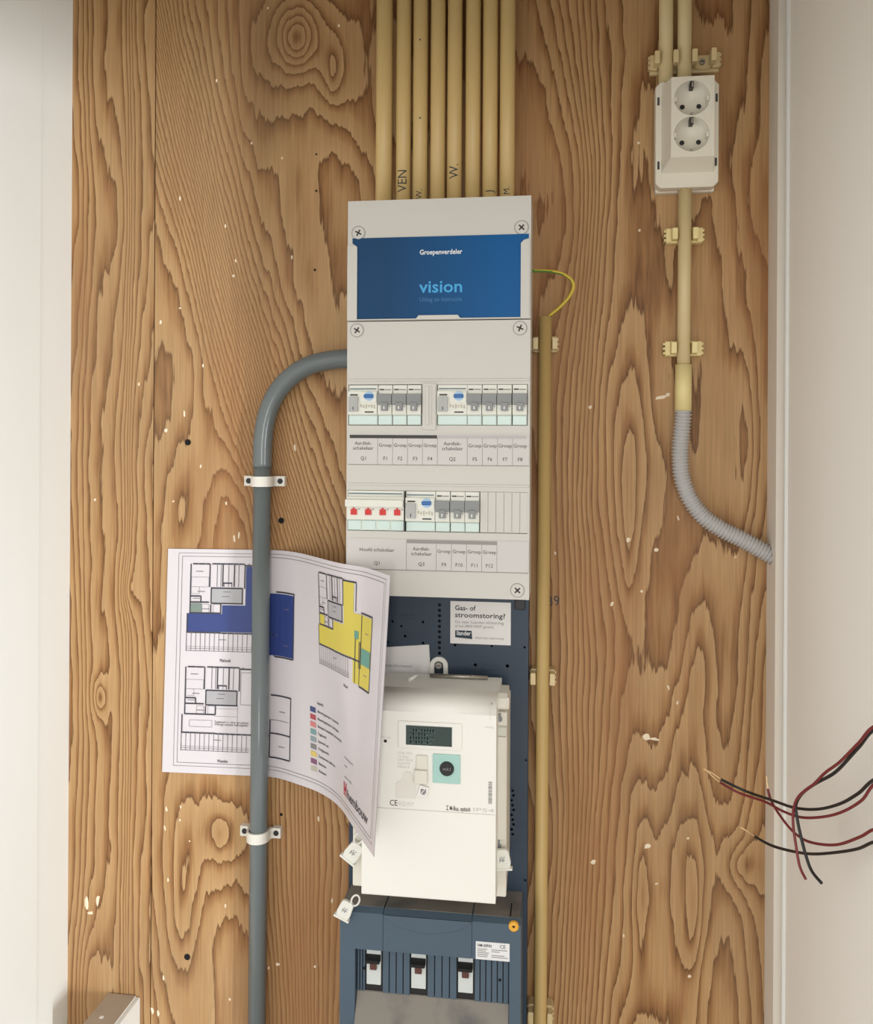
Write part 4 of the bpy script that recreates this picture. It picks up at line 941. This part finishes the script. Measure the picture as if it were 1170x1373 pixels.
wire('red wire of the middle pair reaching furthest over the plywood', [(1178, 1048, -0.012), (1155, 1073, -0.012), (1130, 1088, -0.012), (1105, 1095, -0.012), (1075, 1096, -0.012), (1050, 1088, -0.012), (1025, 1075, -0.012), (990, 1063, -0.012), (965, 1049, -0.012)], M_rw, [(955, 1041, -0.012), (946, 1032, -0.012)])
wire('red wire curling upwards below the middle pair', [(1178, 1111, -0.018), (1153, 1122, -0.018), (1125, 1132, -0.018), (1100, 1132, -0.018), (1078, 1126, -0.018), (1060, 1112, -0.018), (1043, 1090, -0.018), (1033, 1072, -0.018), (1029, 1058, -0.018)], M_rw, [(1028, 1049, -0.018), (1027, 1041, -0.018)])
wire('lowest black wire in front of the plywood knot', [(1178, 1128, -0.022), (1150, 1138, -0.022), (1120, 1143, -0.022), (1090, 1145, -0.022), (1065, 1142, -0.022), (1035, 1134, -0.022), (1012, 1122, -0.022)], M_bw, [(1002, 1115, -0.022), (992, 1109, -0.022)], r=0.0014)

# ------------------------------------------------------------------ white duct at the lower corner
dx0, dx1 = wx(140, 1337, 0.012), wx(183, 1342, 0.012); dz = (wz(140, 1337, 0.012) + wz(183, 1342, 0.012)) / 2
du = thing('cable_duct', 'white cable duct reaching out from the plywood at the lower corner', 'duct', ((dx0 + dx1) / 2, 0, dz - 0.09))
MB().box(dx0, dx1 - 0.006, 0.001, 0.085, dz - 0.09, dz - 0.0005).build('duct_body', M_white, du, bevel=0.001)
MB().box(dx1 - 0.006, dx1, 0.001, 0.085, dz - 0.09, dz - 0.002).build('duct_lid', M_white, du, bevel=0.001)
MB().box(dx0 + 0.0005, dx1 - 0.0065, 0.002, 0.085, dz - 0.0005, dz).build('dusty_top', mat('dust_on_duct', (176, 160, 142), 0.85, 0.12, 40), du)
x, z = wx(142, 1354, 0.04), dz
MB().box(x - 0.002, x + 0.003, 0.050, 0.054, dz, dz + 0.001).build('paint_drip', M_paper, du)

# ------------------------------------------------------------------ laminated floor plan sheet, tucked behind the grey pipe
Bc = [(-0.5385, 0.0025), (-0.46, 0.0022), (-0.415, 0.0022), (-0.377, 0.0038), (-0.3374, 0.0240), (-0.3001, 0.0490), (-0.2663, 0.0867), (-0.2349, 0.1428), (-0.2155, 0.1776), (-0.1946, 0.2149)]
Tc = [(-0.5315, 0.0025), (-0.46, 0.0022), (-0.415, 0.0022), (-0.3717, 0.0040), (-0.3400, 0.0260), (-0.3115, 0.0580), (-0.2600, 0.1200), (-0.2191, 0.1560), (-0.1779, 0.2163)]
def arc_table(c, n=60):
    P = spline([(a, b, 0) for a, b in c], 14); L_ = [0]
    for i in range(1, len(P)): L_.append(L_[-1] + (P[i] - P[i - 1]).length)
    res = []; j = 0
    for k in range(n + 1):
        s = L_[-1] * k / n
        while j < len(P) - 2 and L_[j + 1] < s: j += 1
        f = (s - L_[j]) / max(1e-9, L_[j + 1] - L_[j]); res.append(P[j].lerp(P[j + 1], f))
    return res
NT = 60
TB, TT = arc_table(Bc, NT), arc_table(Tc, NT)
PW, PH = 0.430, 0.309
def S(u, v, off=0.0):
    """sheet point: u metres from the left edge, v metres from the top edge"""
    t = min(max(u / PW, 0), 1) * NT; i = min(int(t), NT - 1); f = t - i
    a = TT[i].lerp(TT[i + 1], f); b = TB[i].lerp(TB[i + 1], f); k = v / PH
    da = (TT[i + 1] - TT[i]).lerp(TB[i + 1] - TB[i], k).normalized()
    q = a.lerp(b, k); zt_ = -0.1495 + 0.004 * u / PW; zb_2 = -0.4592 + 0.006 * u / PW
    return (q.x - da.y * off, q.y + da.x * off, zt_ + (zb_2 - zt_) * k)
M_sheet = mat('laminated_paper', (214, 208, 212), 0.3, 0.006, 8, coat=0.15)
ps = MB(); nv = 12
for off in (0.0, -0.0005):
    o = len(ps.v)
    for i in range(NT + 1):
        for j in range(nv + 1): ps.v.append(S(PW * i / NT, PH * j / nv, off))
    for i in range(NT):
        for j in range(nv):
            q = [o + i * (nv + 1) + j, o + i * (nv + 1) + j + 1, o + (i + 1) * (nv + 1) + j + 1, o + (i + 1) * (nv + 1) + j]
            ps.f.append(q if off == 0 else q[::-1]); ps.mi.append(0); ps.sm.append(True)
sheet = tag(ps.build('floor_plan_sheet', M_sheet, org=S(0, PH), fixn=False), 'curling laminated sheet of coloured floor plans tucked behind the grey pipe', 'paper sheet')
OFF = 0.0004
def quad(mb, u0, v0, u1, v1, off=OFF):
    n = max(1, int(abs(u1 - u0) / 0.008))
    for k in range(n):
        a, b = u0 + (u1 - u0) * k / n, u0 + (u1 - u0) * (k + 1) / n
        mb.add([S(a, v1, off), S(b, v1, off), S(b, v0, off), S(a, v0, off)], [(0, 1, 2, 3)], 0, True)
def hline(mb, u0, u1, v, t=0.0006, off=OFF): quad(mb, u0, v - t / 2, u1, v + t / 2, off)
def vline(mb, u, v0, v1, t=0.0006, off=OFF): quad(mb, u - t / 2, v0, u + t / 2, v1, off)
def frame(mb, u0, v0, u1, v1, t=0.0006, off=OFF):
    hline(mb, u0, u1, v0, t, off); hline(mb, u0, u1, v1, t, off); vline(mb, u0, v0, v1, t, off); vline(mb, u1, v0, v1, t, off)
def stext(mb, s, u, v, h, align='L', bold=False, width=None, off=OFF):
    vs, fs, w = glyphs(s, bold); sx_ = h if width is None else width / w; ox = {'C': -w / 2, 'L': 0}[align] * sx_
    mb.add([S(u + ox + a * sx_, v - b * h, off) for a, b in vs], fs)
I_line = mat('plan_ink', (58, 56, 66), 0.5, 0.0); I_thin = mat('plan_grey_ink', (112, 108, 114), 0.5, 0.0); I_grey = mat('plan_grey_fill', (172, 170, 174), 0.5, 0.02)
I_blue = mat('plan_blue_fill', (50, 66, 126), 0.35, 0.05); I_yel = mat('plan_yellow_fill', (214, 198, 80), 0.35, 0.03); I_teal = mat('plan_teal_fill', (96, 156, 142), 0.35, 0.03)
fb = MB(); frame(fb, 0.0155, 0.0055, PW - 0.009, PH - 0.010, 0.0005); frame(fb, 0.0205, 0.0100, PW - 0.014, PH - 0.0145, 0.0006); fb.build('border_lines', I_thin, sheet, fixn=False)
def plan(name, u0, v0, w, h, fills, grey, label, seed):
    """one storey drawing in the 0..915 x 0..820 grid of the drawing"""
    pu = lambda X: u0 + (X - 175) / 915 * w
    pv = lambda Y: v0 + (Y - 130) / 820 * h
    root = MB()
    for X0, Y0, X1, Y1 in grey: quad(root, pu(X0), pv(Y0), pu(X1), pv(Y1), OFF)
    root = root.build(name, I_grey, sheet, fixn=False); root['label'] = label
    for mm, rs_ in fills:
        fb = MB()
        for X0, Y0, X1, Y1 in rs_: quad(fb, pu(X0), pv(Y0), pu(X1), pv(Y1), OFF)
        fb.build('colour_fill', mm, root, fixn=False)
    th = MB(); tn = MB(); O2 = OFF + 0.0002; k = w / 0.166
    for X0, X1, Y in [(215, 350, 150), (370, 625, 148), (635, 800, 160), (365, 610, 358), (175, 450, 745), (450, 880, 748), (200, 445, 576), (200, 350, 482), (365, 620, 490), (880, 1085, 380), (880, 1075, 935), (200, 285, 430), (880, 1075, 720 if not fills else 380)]:
        hline(th, pu(X0), pu(X1), pv(Y), 0.0020, O2)
    for X, Y0, Y1 in [(352, 150, 350), (200, 150, 580), (366, 355, 490), (612, 355, 490), (628, 150, 360), (285, 430, 482), (445, 495, 576), (365, 500, 570), (1080, 380, 935), (880, 600, 935), (180, 580, 745), (455, 150, 345), (545, 150, 345), (800, 160, 380)]:
        vline(th, pu(X), pv(Y0), pv(Y1), 0.0017 * k, O2)
    quad(th, pu(460), pv(308), pu(530), pv(320), O2); vline(th, pu(465), pv(308), pv(345), 0.001, O2); vline(th, pu(527), pv(308), pv(345), 0.001, O2)
    for X in (410, 440, 500, 580): vline(tn, pu(X), pv(155), pv(345), 0.0008, O2)
    for X in range(178, 720, 37): vline(tn, pu(X), pv(752), pv(905), 0.0007, O2)
    vline(tn, pu(178), pv(752), pv(910), 0.0008, O2)
    for Y, t in ((868, 0.0003), (885, 0.0005), (905, 0.0007)): hline(tn, pu(175), pu(718), pv(Y), t, O2)
    for a in ((205, 265, 345, 350), (205, 350, 270, 410), (295, 500, 350, 570), (385, 500, 440, 570)): frame(tn, pu(a[0]), pv(a[1]), pu(a[2]), pv(a[3]), 0.0004, O2)
    for X, Y in ((270, 215), (285, 390), (490, 390), (480, 430), (465, 805), (325, 540), (250, 450), (990, 520), (990, 830)):
        hline(tn, pu(X - 30), pu(X + 30), pv(Y), 0.0009, O2)
    if not fills:
        frame(tn, pu(240), pv(630), pu(420), pv(690), 0.0004, O2); frame(tn, pu(440), pv(520), pu(620), pv(590), 0.0003, O2); vline(tn, pu(620), pv(500), pv(745), 0.0004, O2)
        hline(tn, pu(890), pu(1060), pv(600), 0.0006, O2); hline(tn, pu(890), pu(1060), pv(720), 0.0006, O2); frame(tn, pu(640), pv(190), pu(790), pv(480), 0.0005, O2)
        stext(th, 'Tegelwerk v.v. vloer tot plafond', pu(440), pv(650), 0.0030, width=0.046, off=O2); stext(th, 'Overige wanden behangklaar', pu(440), pv(672), 0.0030, width=0.046, off=O2)
    rnd = random.Random(seed)
    for Y, a, b in ((748, 180, 870), (150, 215, 620)):            # dashes in the outer walls
        X = a
        while X < b: X += rnd.uniform(30, 60); quad(tn, pu(X), pv(Y - 4), pu(X + 12), pv(Y + 6), O2 + 0.0001)
    th.build('wall_lines', I_line, root, fixn=False); tn.build('thin_lines', I_thin, root, fixn=False)
    return root
blue_r = [(182, 580, 880, 738), (455, 505, 800, 582), (637, 168, 800, 505), (800, 395, 1073, 925)]
plan('floor_plan_drawing', 0.0285, 0.0170, 0.158, 0.130, [(I_blue, blue_r), (mat('plan_green_grey_fill', (124, 138, 130), 0.4), [(202, 492, 292, 574)])], [(368, 362, 610, 486)], 'floor plan with dark blue rooms', 1)
plan('floor_plan_drawing', 0.0250, 0.1590, 0.158, 0.125, [], [(368, 362, 610, 486)], 'uncoloured floor plan', 2)
yel_r = [(182, 580, 800, 738), (205, 492, 292, 576), (455, 505, 800, 582), (637, 168, 770, 505), (770, 395, 1073, 925)]
plan('floor_plan_drawing', 0.2480, 0.0150, 0.140, 0.128, [(I_yel, yel_r)], [(368, 362, 610, 486)], 'floor plan with yellow rooms', 3)
tl = MB(); pu = lambda X: 0.2480 + (X - 175) / 915 * 0.140; pv = lambda Y: 0.0150 + (Y - 130) / 820 * 0.128
quad(tl, pu(905), pv(640), pu(1070), pv(760), OFF + 0.00035); quad(tl, pu(790), pv(525), pu(850), pv(585), OFF + 0.00035); tl.build('colour_fill', I_teal, sheet, fixn=False)
bl_ = MB(); quad(bl_, pu(890), pv(395), pu(900), pv(800), OFF + 0.00036); quad(bl_, pu(860), pv(600), pu(867), pv(800), OFF + 0.00036); quad(bl_, pu(800), pv(580), pu(810), pv(930), OFF + 0.00036); bl_.build('wall_lines', I_line, sheet, fixn=False)
cp_ = MB(); stext(cp_, 'Plafonds', 0.083, 0.1545, 0.0042, 'C', True, 0.0150); stext(cp_, 'Wanden', 0.083, 0.2925, 0.0042, 'C', True, 0.0145); stext(cp_, 'Vloer', 0.322, 0.150, 0.0038, 'C', True)
cp_.build('captions', I_line, sheet, fixn=False)
lg = MB(); LU, LV = 0.222, 0.198
stext(lg, 'Legenda', LU + 0.016, LV - 0.0065, 0.0034, bold=True)
ent = [((62, 74, 122), 'Afwerkingsniveau 1 stucwerk'), ((178, 74, 82), 'Afwerkingsniveau 2 behangen'), ((210, 128, 128), 'Bestaand metselwerk schuurwerk'), ((120, 158, 158), 'Tegelwerk'), ((140, 158, 164), 'Lijstwerk wit'), ((128, 128, 130), 'Onafgewerkt'), ((222, 196, 110), 'Zandcement dekvloer'), ((132, 84, 118), 'Baksteen'), ((188, 182, 166), 'Bestaand')]
for k, (c, s) in enumerate(ent):
    v = LV + k * 0.0098
    q = MB(); quad(q, LU, v, LU + 0.0125, v + 0.0068); q.build('legend_swatch', mat(f'legend_{k}', c, 0.4, 0.03), sheet, fixn=False)
    stext(lg, s, LU + 0.0165, v + 0.0050, 0.0034, bold=True)
stext(lg, 'Woning type A', 0.316, 0.238, 0.0026, width=0.030); stext(lg, 'schaal 1:100', 0.316, 0.248, 0.0026, width=0.009); stext(lg, 'datum 2020', 0.316, 0.262, 0.0026, width=0.026)
lg.build('legend_text', I_line, sheet, fixn=False)
lo_m = MB(); quad(lo_m, 0.312, 0.268, 0.3155, 0.285); quad(lo_m, 0.3195, 0.268, 0.323, 0.285); quad(lo_m, 0.3155, 0.2745, 0.3195, 0.2785); lo_m.build('red_logo', mat('logo_red', (176, 40, 62), 0.4, 0.03), sheet, fixn=False)
lo_m = MB(); stext(lo_m, 'hembouw', 0.3255, 0.2850, 0.0115, bold=True, width=0.078); lo_m.build('logo_lettering', I_line, sheet, fixn=False)
